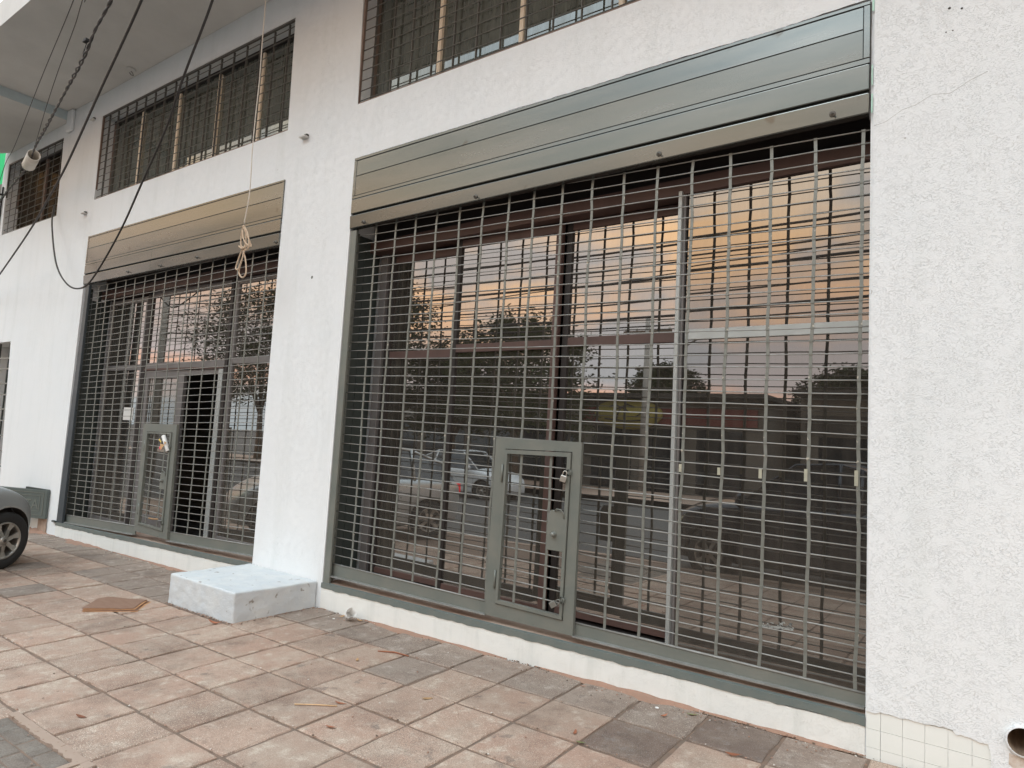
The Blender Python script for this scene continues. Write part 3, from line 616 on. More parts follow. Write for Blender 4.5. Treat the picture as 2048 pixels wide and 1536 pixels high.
# ragged drips of sill paint handled by an uneven green edge
def sill(x0, za, x1, zb, thick):
    b = MB(); n = 90
    top = [(lerp(x0, x1, i/n), lerp(za, zb, i/n)) for i in range(n+1)]
    low = [(x, z-thick+rnd.uniform(-.006, .004)+.0012*math.sin(x*9)) for x, z in top]
    for i in range(n):
        b.add([(low[i][0], -.009, low[i][1]), (low[i+1][0], -.009, low[i+1][1]), (top[i+1][0], -.009, top[i+1][1]), (top[i][0], -.009, top[i][1])], [(0, 1, 2, 3)])
        b.add([(top[i][0], -.009, top[i][1]), (top[i+1][0], -.009, top[i+1][1]), (top[i+1][0], .028, top[i+1][1]+.002), (top[i][0], .028, top[i][1]+.002)], [(0, 1, 2, 3)])
        b.add([(low[i][0], -.009, low[i][1]), (low[i][0], 0.0, low[i][1]), (low[i+1][0], 0.0, low[i+1][1]), (low[i+1][0], -.009, low[i+1][1])], [(0, 1, 2, 3)])
        b.add([(top[i][0], .028, top[i][1]+.002), (top[i+1][0], .028, top[i+1][1]+.002), (top[i+1][0], .60, top[i+1][1]+.004), (top[i][0], .60, top[i][1]+.004)], [(0, 1, 2, 3)], 1)
    return b
sill(-5.312, .133, -.944, .178, .044).obj('sill', [MT['sill'], MT['dust']], B)
sill(-11.052, .004, -6.384, .134, .044).obj('sill', [MT['sill'], MT['dust']], B)

# right-hand pillar: a thicker coat of trowelled render ending raggedly above the old wall tiles
rc = MB(); rnd = random.Random(21)
edge = [(-.940, .212), (-.90, .208), (-.874, .222)]
x = -.874
while x < -.43: x += .018; edge.append((x, .222-.012*math.sin((x+.87)*16)*.4+rnd.uniform(-.005, .005)-.02*(1 if x > -.56 else 0)))
xe = edge[-1][0]
edge += [(xe+.01, .15), (xe+.03, .07), (xe+.02, -.2)]
outl = [(-.9435, .212)] + edge[0:] + [(1.6, -.2), (1.6, 6.85), (-.69, 6.85), (-.69, 4.62), (-.72, 4.60), (-.9435, 4.55)]
pts = []
for p in outl:
    if not pts or (abs(p[0]-pts[-1][0])+abs(p[1]-pts[-1][1])) > 1e-4: pts.append(p)
# split into simple convex pieces: columns below z=.3, big rect above
top_line = .30
lower = [p for p in edge if p[1] > .1]
for i in range(len(lower)-1):
    a, b_ = lower[i], lower[i+1]
    rc.add([(a[0], -.012, a[1]), (b_[0], -.012, b_[1]), (b_[0], -.012, top_line), (a[0], -.012, top_line)], [(0, 1, 2, 3)])
    rc.add([(a[0], 0.001, a[1]-.002), (b_[0], .001, b_[1]-.002), (b_[0], -.012, b_[1]), (a[0], -.012, a[1])], [(0, 1, 2, 3)])
xl = lower[-1][0]
hx0, hx1, hz0, hz1 = -.370, -.210, .172, .332
for a_, b__, c_, d_ in ((xl, -.2, hx0, .300), (hx1, -.2, 1.6, .300), (hx0, -.2, hx1, hz0)):
    rc.add([(a_, -.012, b__), (c_, -.012, b__), (c_, -.012, d_), (a_, -.012, d_)], [(0, 1, 2, 3)])
# square to round collar about the pipe mouth
sq = []; ci = []
for k in range(40):
    t_ = 2*PI*k/40; c_, s_ = math.cos(t_), math.sin(t_); m_ = max(abs(c_), abs(s_))
    sq.append((-.290+.080*c_/m_, -.012, min(.252+.080*s_/m_, 9))); ci.append((-.290+.0705*c_, -.0135, .252+.0705*s_))
rc.add(sq+ci, [(k, (k+1) % 40, 40+(k+1) % 40, 40+k) for k in range(40)])
rc.add([(xl, 0, -.2), (xl, -.012, -.2), (xl, -.012, .2), (xl, 0, .2)], [(0, 1, 2, 3)])
rc.add([(-.940, -.012, top_line), (hx0, -.012, top_line), (hx0, -.012, 4.56), (-.940, -.012, 4.56)], [(0, 1, 2, 3)])
rc.add([(hx0, -.012, hz1), (hx1, -.012, hz1), (hx1, -.012, 4.56), (hx0, -.012, 4.56)], [(0, 1, 2, 3)])
rc.add([(hx1, -.012, top_line), (1.6, -.012, top_line), (1.6, -.012, 4.56), (hx1, -.012, 4.56)], [(0, 1, 2, 3)])
rc.add([(-.69, -.012, 4.56), (1.6, -.012, 4.56), (1.6, -.012, 6.2), (-.69, -.012, 6.2)], [(0, 1, 2, 3)])
rc.add([(-.940, -.012, 4.56), (-.69, -.012, 4.56), (-.69, -.012, 4.60)], [(0, 1, 2)])
rc.add([(-.940, .0, .212), (-.940, -.012, .212), (-.940, -.012, 4.56), (-.940, .0, 4.56)], [(0, 3, 2, 1)])
rc.obj('pillar_render', MT['wall_rough'], B)
# old wall tiles painted over
tw, th_ = .0965, .092
wtm = MB().box((-tw/2+.0007, -.003, -th_/2+.0007), (tw/2-.0007, .003, th_/2-.0007)).mesh('wall_tile', MT['walltile'])
for i in range(-1, 5):
    for j in range(0, 4):
        cx = -.8735+tw/2+i*tw; cz = .126+th_/2-j*th_
        if i == -1 and j == 0: cz += 0
        t = inst('wall_tile', wtm, B, (cx if i >= 0 else -.9075, -.003+random.uniform(-.0006, .0006), cz), (random.uniform(-.006, .006), 0, random.uniform(-.006, .006)))
        if i == -1: t.scale = (.68, 1, 1)
# drain pipe mouth in the pillar
pp = MB(); pc = (-.290, .0, .252)
pp.lathe([(.062, -.030), (.0705, -.030), (.0705, .02), ], pc, 'Y', 40, 0); pp.lathe([(.062, -.030), (.060, .25), (.0, .251)], pc, 'Y', 40, 1)
pp.obj('drain_pipe', [MT['wall_rough'], mat('pipe_inside', (.30, .22, .15), .8, vary=.8, vscale=14, vcol=(.10, .06, .04), stretch=(2, .3, .3))], B)
MB().tube([(-.94, -.0118, 3.36), (-.88, -.0118, 3.37), (-.80, -.0118, 3.42), (-.74, -.0118, 3.43), (-.66, -.0118, 3.47), (-.58, -.0118, 3.455), (-.50, -.0118, 3.50), (-.42, -.0118, 3.53)], .0013, 4).obj('hairline_crack', mat('crack_shadow', (.42, .42, .40), .9), B)
# small repair marks on the pillar
mk = MB()
for (x, z, r_) in ((-.585, 3.93, .006), (-.60, 3.80, .003), (-.53, 3.91, .005), (-.57, 3.80, .003)):
    MB().lathe([(0, -.0135), (r_, -.0133), (r_*1.2, -.0125)], (x, 0, z), 'Y', 10).obj('screw_hole', MT['oppdark'], B)

# damp brown stain under the pipe mouth
rnd = random.Random(13); top_ = [(-.345+.012*i, .190-.012*math.sin(i*.35)) for i in range(12)]; bot_ = [(x+rnd.uniform(-.004, .004), z-.05-.05*math.sin(PI*(i+.5)/12)+rnd.uniform(-.012, .008)) for i, (x, z) in enumerate(top_)]
sm_ = MB(); n = len(top_); vv = [(x, -.0128, z) for x, z in bot_]+[(x, -.0128, z) for x, z in top_]
sm_.add(vv, [(i, i+1, n+i+1, n+i) for i in range(n-1)]); sm_.obj('damp_stain', mat('stain_brown', (.50, .41, .34), .9, vary=.9, vscale=30, vcol=(.70, .66, .60), bump=.5, bscale=80), B)
# soffit slab over the upper windows, lower slab at the far left
so = MB(); so.box((-12.2, -1.487, 6.25), (XR, .0-.003, 6.6)); so.obj('balcony_slab', MT['soffit'], B)
s2 = MB(); s2.slab([(-12.203, -.003), (-14.6, -.003), (-14.85, -.10), (-15.0, -.35), (-15.0, -1.47), (-12.203, -1.47)][::-1] if False else [(-15.0, -1.47), (-12.203, -1.47), (-12.203, -.003), (-14.6, -.003), (-14.85, -.10), (-15.0, -.35)], 6.10, 6.55)
s2.obj('balcony_slab', MT['soffit'], B)
st2 = MB(); st2.box((-12.200, -1.47, 6.103), (-12.192, -.004, 6.247)); st2.obj('slab_edge', mat('pale_blue_edge', (.50, .58, .60), .8, vary=.3, vscale=4), B)
st3 = MB(); st3.box((-12.202, -.055, 5.90), (-12.00, -.002, 6.247)); st3.obj('wall_rib', MT['wall'], B, bevel=.02)
lf = thing('ceiling_lamp_base', 'small dirty lamp base on the balcony soffit above the middle window', 'lamp holder', (-9.95, -.13, 6.25))
MB().lathe([(0, 0), (.06, 0), (.055, -.02), (.03, -.03), (0, -.03)], (0, 0, 0), 'Z', 16).obj('base', MT['soffit'], lf)
MB().tube([(0, 0, -.03), (.01, .02, -.05), (0, .04, -.075), (-.02, .02, -.07), (-.015, -.01, -.05)], .006, 5).obj('hook', MT['grille'], lf)

# interior shells behind the shop fronts (one dark room each)
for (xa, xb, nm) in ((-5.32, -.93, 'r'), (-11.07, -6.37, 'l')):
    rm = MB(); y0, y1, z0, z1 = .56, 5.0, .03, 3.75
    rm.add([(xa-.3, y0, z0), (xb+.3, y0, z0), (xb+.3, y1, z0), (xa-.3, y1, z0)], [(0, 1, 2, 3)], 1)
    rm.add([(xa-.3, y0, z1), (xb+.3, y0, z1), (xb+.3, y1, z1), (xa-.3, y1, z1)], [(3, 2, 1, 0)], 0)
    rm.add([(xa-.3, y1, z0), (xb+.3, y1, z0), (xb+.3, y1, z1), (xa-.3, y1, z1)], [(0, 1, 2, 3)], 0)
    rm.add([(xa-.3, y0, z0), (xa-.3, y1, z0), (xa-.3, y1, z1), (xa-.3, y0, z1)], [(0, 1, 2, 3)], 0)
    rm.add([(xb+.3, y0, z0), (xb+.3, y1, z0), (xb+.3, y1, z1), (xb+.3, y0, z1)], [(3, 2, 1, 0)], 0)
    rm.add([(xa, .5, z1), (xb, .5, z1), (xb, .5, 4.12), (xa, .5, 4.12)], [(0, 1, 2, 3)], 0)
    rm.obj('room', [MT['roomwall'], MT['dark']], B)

# ================================================================== SHOP FRONTS (glazed screens)
def prism(x0, z0, x1, z1, y0, y1, mi=0): return MB().hexa(((x0, z0), (x1, z0), (x1, z1), (x0, z1)), y0, y1, mi)
def post(par, name, m, xb, xt, zb, zt, wd, y0, y1):
    return MB().hexa(((xb-wd/2, zb), (xb+wd/2, zb), (xt+wd/2, zt), (xt-wd/2, zt)), y0, y1).obj(name, m, par, bevel=.002, seg=1)
def pane(par, x0, z0, x1, z1, y, m, nm='pane'):
    return MB().box((x0, y, z0), (x1, y+.006, z1)).obj(nm, m, par)
S1 = thing('glazed_screen', 'brown framed glazed sliding shop front behind the large right-hand rolling gate', 'shop front')
post(S1, 'head_track', MT['darkbrown'], 0, 0, 0, 0, 0, 0, 0) if False else None
MB().hexa(((-5.30, 3.225), (-.95, 3.285), (-.95, 3.40), (-5.30, 3.335)), .255, .50).obj('head_beam', MT['brown'], S1)
MB().hexa(((-5.30, 3.335), (-.95, 3.40), (-.95, 4.10), (-5.30, 4.08)), .30, .50).obj('head_panel', MT['darkbrown'], S1)
# sash 1 (left, rear track), sash 2, sash 3, fixed right pane with aluminium frame
def sash(par, xa, xb, zb, zt, zm, y, fw, m, gm, mull='l', tr=.07):
    post(par, 'stile', MT['darkbrown'] if m is MT['brown'] else m, xa+fw/2, xa+fw/2, zb, zt, fw, y-.02, y+.025)
    post(par, 'stile', m, xb-fw/2, xb-fw/2, zb, zt, fw, y-.02, y+.025)
    MB().box((xa+fw, y-.017, zt-.07), (xb-fw, y+.022, zt)).obj('top_rail', m, par, bevel=.002, seg=1)
    MB().box((xa+fw, y-.017, zb), (xb-fw, y+.022, zb+.05)).obj('bottom_rail', m, par, bevel=.002, seg=1)
    MB().box((xa+fw, y-.019, zm), (xb-fw, y+.024, zm+tr)).obj('transom', m, par, bevel=.002, seg=1)
    pane(par, xa+fw, zm+tr, xb-fw, zt-.07, y, gm); pane(par, xa+fw, zb+.05, xb-fw, zm, y, gm)
sash(S1, -5.14, -4.225, .215, 3.20, 2.205, .405, .07, MT['brown'], MT['glass'])
sash(S1, -4.255, -3.165, .215, 3.235, 2.235, .355, .055, MT['brown'], MT['glass'])
sash(S1, -3.150, -2.165, .225, 3.255, 2.255, .405, .05, MT['brown'], MT['glass'])
post(S1, 'post', MT['alu'], -2.136, -2.156, .185, 3.285, .026, .232, .33)
post(S1, 'post_return', MT['greyframe'], -2.114, -2.134, .185, 3.285, .018, .262, .33)
post(S1, 'side_post', MT['greyframe'], -5.20, -5.20, .16, 3.3, .09, .36, .47)
MB().box((-2.10, .262, 2.247), (-.95, .30, 2.317)).obj('transom', MT['alu'], S1, bevel=.002, seg=1)
pane(S1, -2.106, 2.317, -.95, 3.285, .280, MT['glass_r']); pane(S1, -2.106, .215, -.95, 2.247, .280, MT['glass_r'])
MB().box((-5.15, .34, .14), (-2.13, .46, .205)).obj('floor_track', MT['darkbrown'], S1)
# ribbed dark panel lining the left reveal
rbm = MB()
for k in range(5): rbm.box((-5.309, .075+.062*k, .15), (-5.296-.004*(k % 2), .133+.062*k, 3.36))
rbm.obj('reveal_lining', MT['darksteel'], S1)
# crumpled sticker on the right pane
rnd = random.Random(4); stk = MB()
for k in range(26):
    x = lerp(-1.553, -1.372, rnd.random()); z = .466+.02*(x+1.55)/.18+rnd.random()**2*.034; s = rnd.uniform(.004, .012)
    stk.add([(x-s, .2785, z-s*.4), (x+s, .2785, z-s*.3), (x+s*.7, .2785, z+s*.5), (x-s*.6, .2785, z+s*.4)], [(0, 1, 2, 3)])
stk.add([(-1.553, .279, .460), (-1.370, .279, .470), (-1.370, .279, .486), (-1.553, .279, .472)], [(0, 1, 2, 3)])
tag(stk.obj('torn_sticker', mat('sticker_rest', (.38, .40, .38), .8, speck=((.2, .2, .19), 120, .5))), 'torn pale remnant of a sticker low on the big right-hand pane', 'sticker')

S2 = thing('glazed_screen', 'grey framed glazed shop front with open door leaf behind the smaller left gate', 'shop front')
MB().hexa(((-11.04, 3.215), (-6.39, 3.245), (-6.39, 3.35), (-11.04, 3.33)), .255, .50).obj('head_beam', MT['brown'], S2)
MB().hexa(((-11.04, 3.33), (-6.39, 3.35), (-6.39, 4.07), (-11.02, 4.09)), .30, .50).obj('head_panel', MT['darkbrown'], S2)
sash(S2, -10.92, -9.80, .06, 3.19, 2.17, .37, .06, MT['greyframe'], MT['glass'])
sash(S2, -7.72, -6.38, .17, 3.23, 2.21, .37, .08, MT['greyframe'], MT['glass'])
# centre bay: glass over light, then a two-leaf door, right leaf open
post(S2, 'post', MT['darkbrown'], -9.74, -9.74, .08, 3.215, .10, .335, .40)
post(S2, 'post', MT['darkbrown'], -7.75, -7.75, .15, 3.235, .06, .335, .40)
MB().box((-9.69, .345, 2.18), (-7.78, .395, 2.255)).obj('transom', MT['greyframe'], S2, bevel=.002, seg=1)
MB().box((-9.69, .345, 3.15), (-7.78, .395, 3.225)).obj('top_rail', MT['greyframe'], S2, bevel=.002, seg=1)
pane(S2, -9.69, 2.255, -7.78, 3.15, .365, MT['glass'])
MB().box((-9.69, .33, 2.155), (-7.78, .40, 2.18)).obj('rust_line', MT['brown'], S2)
dl = MB()
for (a, b_, c, d) in ((-9.66, .10, -9.58, 2.15), (-8.82, .12, -8.68, 2.15), (-9.58, 2.05, -8.82, 2.15), (-9.58, .11, -8.82, .28)): dl.box((a, .35, b_), (c, .39, d))
dl.obj('door_leaf', MT['greyframe'], S2); pane(S2, -9.58, .28, -8.82, 2.05, .366, MT['glassdoor'])
MB().box((-7.88, .33, .14), (-7.79, .40, 2.15)).obj('door_jamb', MT['alu'], S2, bevel=.003)
MB().box((-8.68, .35, 2.09), (-7.88, .39, 2.15)).obj('door_head', MT['greyframe'], S2)
rbm = MB()
for k in range(5): rbm.box((-11.04, .075+.062*k, .03), (-11.025-.004*(k % 2), .133+.062*k, 3.34))
rbm.obj('reveal_lining', MT['darksteel'], S2)
tag(MB().box((-10.225, .3655, 1.478), (-9.955, .3685, 1.652)).obj('paper_notice', MT['paper']), 'blank white paper notice stuck inside the left glazing', 'notice')

# ================================================================== HEADER COVERS over the gates
def header(label, bl, br, tr, tl, zL, zR, hooks, joints, seedn):
    """zL/zR: seam heights at left / right from top to bottom"""
    H = thing('gate_header', label, 'metal cover')
    xl0, xr0 = bl[0], br[0]
    def band(i0, i1, y0, nm, inset=0., yb=.05, m=MT['sheet']):
        a, b_ = zL[i0], zL[i1]; c, d = zR[i0], zR[i1]
        return MB().tilt(((xl0+inset, b_+.002), (xr0-inset, d+.002), (xr0-inset, c-.002), (xl0+inset, a-.002)), y0-(.001 if i0 == 1 else -.001), y0+(.000 if i0 == 1 else -.003), yb).obj(nm, m, H, bevel=.003)
    # outer frame strips + two folded panels + lower two panels
    MB().hexa(((xl0, zL[1]+.001), (xr0, zR[1]+.001), (xr0, zR[0]), (xl0, zL[0])), -.014, .05).obj('frame_strip', MT['sheet'], H, bevel=.003)
    band(1, 2, -.010, 'sheet_panel', .035); band(2, 3, -.010, 'sheet_panel', .035)
    for s, xx in ((0, xl0), (1, xr0-.033)):
        z1a, z3a = (zL[1], zL[3]) if s == 0 else (zR[1], zR[3])
        MB().box((xx, -.014, z3a+.001), (xx+.033, .05, z1a-.001)).obj('frame_strip', MT['sheet'], H, bevel=.002, seg=1)
    MB().hexa(((xl0, zL[4]+.001), (xr0, zR[4]+.001), (xr0, zR[3]-.002), (xl0, zL[3]-.002)), -.014, .05).obj('frame_strip', MT['sheet'], H, bevel=.003)
    # dark channel behind the seams
    MB().hexa(((xl0+.004, zL[6]+.02), (xr0-.004, zR[6]+.02), (xr0-.004, zR[0]-.01), (xl0+.004, zL[0]-.01)), .012, .048).obj('seam_back', MT['seam'], H)
    jl = [xl0] + [lerp(xl0, xr0, t) for t in joints] + [xr0]
    for (i0, i1) in ((4, 5), (5, 6)):
        for k in range(len(jl)-1):
            ta, tb = (jl[k]-xl0)/(xr0-xl0), (jl[k+1]-xl0)/(xr0-xl0)
            A = lambda i, t: lerp(zL[i], zR[i], t)
            gp_ = .020 if i0 == 5 else .002
            yf = -.016-(.003 if i0 == 5 else 0)-.001*(k % 2)
            MB().tilt(((jl[k]+.001, A(i1, ta)+.001), (jl[k+1]-.001, A(i1, tb)+.001), (jl[k+1]-.001, A(i0, tb)-gp_), (jl[k]+.001, A(i0, ta)-gp_)),
                      yf+(.006 if i0 == 5 else .002), yf-(.002 if i0 == 5 else 0), .05).obj('sheet_panel', MT['sheet'], H, bevel=.006, seg=3)
    for hx, hz in hooks:
        MB().lathe([(.0, -.026), (.008, -.026), (.009, -.021), (.017, -.0215), (.018, -.018)], (hx, 0, hz), 'Y', 12).tube([(hx, -.02, hz), (hx+.006, -.045, hz-.004), (hx+.012, -.05, hz-.014)], .005, 5).obj('hook_bolt', MT['grille'], H)
    return H
header('grey-green sheet steel cover above the wide right gate, with four hook bolts', (-5.305, 0), (-.962, 0), 0, 0,
       (4.073, 4.045, 3.893, 3.703, 3.672, 3.530, 3.388), (4.108, 4.085, 3.945, 3.770, 3.735, 3.580, 3.442),
       ((-5.108, 3.425), (-3.788, 3.441), (-2.215, 3.466), (-1.15, 3.480)), (), 1)
header('grey-green sheet steel cover above the smaller left gate', (-11.018, 0), (-6.392, 0), 0, 0,
       (4.086, 4.062, 3.899, 3.695, 3.660, 3.528, 3.378), (4.072, 4.05, 3.885, 3.690, 3.655, 3.52, 3.371),
       ((-9.66, 3.425), (-8.81, 3.414), (-7.966, 3.424), (-6.44, 3.409)), (.42,), 2)

# ragged edge of render left along the top and right side of the wide header
rnd = random.Random(31); ed = MB(); pt_ = []
for i in range(120):
    t = i/119; x = lerp(-5.30, -.958, t); z = lerp(4.079, 4.112, t) + .004*math.sin(x*5)*t + rnd.uniform(-.002, .003)
    pt_.append((x, z, .001+.009*max(0, t-.25)*(.5+.5*abs(math.sin(x*4.1)+.6*math.sin(x*9.7)))))
for i in range(119):
    (xa, za, ha), (xb, zb, hb) = pt_[i], pt_[i+1]
    ed.add([(xa, -.0035, za), (xb, -.0035, zb), (xb, -.0035, zb+hb), (xa, -.0035, za+ha)], [(0, 1, 2, 3)])
for i in range(60):
    za, zb = 3.40+.7*i/60, 3.40+.7*(i+1)/60; wa = .003+.004*abs(math.sin(za*17)); 
    ed.add([(-.9605, -.0135, za), (-.9605+wa, -.0135, za), (-.9605+wa, -.0135, zb), (-.9605, -.0135, zb)], [(0, 1, 2, 3)])
ed.obj('render_gap', MT['oppdark'], B)
mint = MB()
mintm = mat('mint_paint', (.42, .66, .55), .6)
for z0_, z1_, w_ in ((4.04, 4.12, .010), (3.60, 3.72, .006), (3.44, 3.55, .007)): MB().box((-.9515, -.0150, z0_), (-.9515+w_, -.0130, z1_)).obj('old_mint_paint', mintm, B)
# ================================================================== ROLLING GATES
def bar_mesh(n, dz, seedn, wv, wd=.0185):
    """vertical strap made of links, one per rod interval, knuckled round each rod"""
    b = MB(); rnd = random.Random(seedn); off = 0; offs = []
    for k in range(n+1):
        off = off*.75 + rnd.uniform(-wv, wv); offs.append(off)
    for k in range(n):
        z0, z1 = k*dz, (k+1)*dz; a, c = offs[k], offs[k+1]; hw = wd/2
        b.add([(a-hw, -.003, z0+.004), (a+hw, -.003, z0+.004), (c+hw, -.003, z1-.004), (c-hw, -.003, z1-.004),
               (a-hw, .003, z0+.004), (a+hw, .003, z0+.004), (c+hw, .003, z1-.004), (c-hw, .003, z1-.004)],
              [(0, 1, 2, 3), (5, 4, 7, 6), (1, 0, 4, 5), (2, 1, 5, 6), (3, 2, 6, 7), (0, 3, 7, 4)])
        b.box((c-hw*1.12, -.0065, z1-.0055), (c+hw*1.12, .0065, z1+.0055))
    return b.mesh('vertical_bar', MT['bar'])
def rolling_gate(label, x0, x1, xb0, pitch, nb, za, zb, dza, dzb, nr, wick, rail, seedn):
    """za,zb: height of the lowest rod at left/right, dza/dzb rod pitch at left/right; wick = outer frame corners or None"""
    Gt = thing('rolling_gate', label, 'security gate')
    rnd = random.Random(seedn); Y = .060
    wl, wr, wt = wick
    def zat(x, k): t = (x-x0)/(x1-x0); return lerp(za, zb, t) + k*lerp(dza, dzb, t)
    def rod(xa, xb, k):
        m_ = max(2, int((xb-xa)/.25)); pts = []
        for i in range(m_+1):
            x = lerp(xa, xb, i/m_); pts.append((x, Y, zat(x, k)+rnd.uniform(-.0026, .0022)))
        MB().tube(pts, .0041, 6).obj('horizontal_rod', MT['rod'], Gt)
    for k in range(nr+1):
        if zat((wl+wr)/2, k) < wt: rod(x0+.03, wl-.002, k); rod(wr+.002, x1-.004, k)
        else: rod(x0+.03, x1-.004, k)
    meshes = {}
    for i in range(nb):
        x = xb0+i*pitch+rnd.uniform(-.004, .004); t = (x-x0)/(x1-x0); dz = lerp(dza, dzb, t); z0 = lerp(za, zb, t); k0 = 0
        if wl-.005 < x < wr+.005: k0 = int(math.ceil((wt-z0)/dz)); 
        zs = z0+k0*dz
        me = bar_mesh(nr-k0, dz, seedn*50+i, .0038)
        inst('vertical_bar', me, Gt, (x, Y, zs))
        if k0: MB().box((x-.008, Y-.003, wt-.004), (x+.008, Y+.003, zs+.004)).obj('bar_stub', MT['bar'], Gt)
    # bottom rail: tall plate with a foot lip, broken at the wicket
    (rzt0, rzt1, rzb0, rzb1) = rail
    def R_at(x, a, b_): return lerp(a, b_, (x-x0)/(x1-x0))
    for xa, xb in ((x0+.03, wl), (wr, x1-.004)):
        MB().hexa(((xa, R_at(xa, rzb0, rzb1)), (xb, R_at(xb, rzb0, rzb1)), (xb, R_at(xb, rzt0, rzt1)), (xa, R_at(xa, rzt0, rzt1))), Y-.006, Y+.006).obj('bottom_rail', MT['gate'], Gt)
        MB().hexa(((xa, R_at(xa, rzb0, rzb1)-.008), (xb, R_at(xb, rzb0, rzb1)-.008), (xb, R_at(xb, rzb0, rzb1)-.0005), (xa, R_at(xa, rzb0, rzb1)-.0005)), Y-.045, Y+.02).obj('rail_foot', MT['rod'], Gt)
        MB().tube([(xa, Y-.006, R_at(xa, rzt0, rzt1)), (xb, Y-.006, R_at(xb, rzt0, rzt1))], .006, 6).obj('rail_bead', MT['rod'], Gt)
    return Gt
g1 = rolling_gate('wide grey-green rolling bar gate right of the pier, small wicket door in its middle', -5.304, -.950, -5.262, .2506, 18, .305, .280, .0776, .0755, 41,
                  (-3.472, -2.722, 1.515), (.303, .278, .200, .212), 3)
g2 = rolling_gate('smaller grey-green rolling bar gate left of the pier with narrow wicket door', -11.045, -6.392, -10.93, .2655, 18, .115, .300, .0805, .0775, 40,
                  (-8.905, -8.100, 1.455), (.113, .300, .015, .205), 4)
# fresh pale paint where five of the bars were mended
patch_m = mat('pale_touch_up', (.40, .39, .30), .6, vary=.6, vscale=30, vcol=(.26, .26, .21))
for x_, z0_, z1_ in ((-2.015, 1.363, 1.413), (-1.768, 1.363, 1.408), (-1.521, 1.361, 1.417), (-1.269, 1.364, 1.434), (-1.010, 1.360, 1.445)): MB().box((x_-.0100, .0520, z0_), (x_+.0085, .0536, z1_)).obj('paint_patch', patch_m, g1)
# guide rails
MB().hexa(((-5.306, .133), (-5.226, .133), (-5.226, 3.375), (-5.306, 3.375)), .006, .030).hexa(((-5.306, .135), (-5.290, .135), (-5.290, 3.372), (-5.306, 3.372)), .031, .11).obj('guide_rail', MT['darksteel'] if False else MT['gate'], g1, bevel=.003, seg=1)
MB().hexa(((-11.04, .004), (-10.86, .004), (-10.83, 3.36), (-10.93, 3.36)), -.004, .030).obj('guide_rail', mat('slate_guide', (.055, .07, .08), .45, metal=.2, vary=.3, vscale=5), g2, bevel=.004)
MB().box((-11.13, -.03, .0), (-11.04, .0-.002, .022)).obj('guide_foot', MT['darksteel'], g2)

def frame_ring(mb, o, i, y0, y1):
    """o,i: outer/inner corner lists bl br tr tl"""
    for k in range(4):
        a, b_ = o[k], o[(k+1) % 4]; c, d = i[(k+1) % 4], i[k]
        mb.hexa((a, b_, c, d), y0, y1)
    return mb
def wicket(par, o, dI, dO, bars, nrod, plate, knob, hinges, lock, seedn):
    """o outer frame corners, dI door leaf outer, dO clear opening (bl br tr tl)"""
    Wd = bpy.data.objects.new('wicket_door', None); COL.objects.link(Wd); Wd.parent = par
    # fixed surround with rounded lower corner
    frame_ring(MB(), o, dI, .022, .050).obj('door_surround', MT['gate'], Wd)
    ins = [(dI[0][0]+.006, dI[0][1]+.006), (dI[1][0]-.006, dI[1][1]+.006), (dI[2][0]-.006, dI[2][1]-.006), (dI[3][0]+.006, dI[3][1]-.006)]
    frame_ring(MB(), ins, dO, .010, .046).obj('door_frame', MT['gate'], Wd)
    zb, zt = dO[0][1], dO[2][1]
    for k in range(1, nrod+1):
        z = lerp(zb, zt, k/(nrod+1)); 
        xr = dO[1][0]
        if plate[1]-.01 < z < plate[3]+.01: xr = plate[0]+.012
        MB().tube([(lerp(dO[0][0], dO[3][0], k/(nrod+1))-.006, .032, z+.004), (xr+.004, .032, z-.006+.012*0)], .0046, 6).obj('rod', MT['rod'], Wd)
    for xb, xt in bars:
        me = bar_mesh(nrod+1, (zt-zb)/(nrod+1), seedn+int(xb*100) % 13, .002, .02); q = inst('bar', me, Wd, (xb, .034, zb))
    x0_, z0_, x1_, z1_ = plate
    pl = MB().poly(((x0_, z0_), (x1_, z0_), (x1_, z1_-.03), (x1_-.02, z1_), (x0_+.025, z1_), (x0_, z1_-.045)), .012, .016).obj('lock_plate', MT['gate'], Wd, bevel=.002, seg=1)
    MB().lathe([(0, -.022), (.012, -.022), (.015, -.014), (.018, -.003), (.02, .012)], (knob[0], 0, knob[1]), 'Y', 16).obj('lock_cylinder', MT['bar'], Wd)
    MB().tube([(x1_-.075, .008, z1_-.004), (x1_-.055, -.004, z1_+.012), (x1_-.02, -.006, z1_+.010), (x1_-.004, .004, z1_-.012), (x1_+.001, .010, z1_-.05)], .005, 6).obj('pull_handle', MT['gate'], Wd)
    for hx, hz, hl in hinges: MB().tube([(hx, .014, hz-hl/2), (hx, .014, hz+hl/2)], .008, 8).obj('hinge', MT['gate'], Wd)
    for lx, lz in lock: MB().lathe([(.022, .0), (.024, .004), (.016, .004), (.014, 0)], (lx, .006, lz), 'Y', 14).obj('lock_ring', MT['gate'], Wd)
    return Wd
def rect(x0, z0, x1, z1, x3=None): return [(x0, z0), (x1, z0), (x1, z1), (x0, z1)]
wicket(g1, [(-3.479, .204), (-2.721, .205), (-2.720, 1.516), (-3.465, 1.517)], [(-3.388, .300), (-2.802, .291), (-2.792, 1.445), (-3.372, 1.437)],
       [(-3.358, .330), (-2.829, .322), (-2.827, 1.408), (-3.346, 1.402)], [(-3.229, -3.22), (-2.970, -2.968)], 13, (-2.962, .752, -2.826, 1.030), (-2.901, .865),
       [(-3.385, 1.255, .13), (-3.396, .475, .13)], [(-2.805, 1.30), (-2.812, .43)], 60)
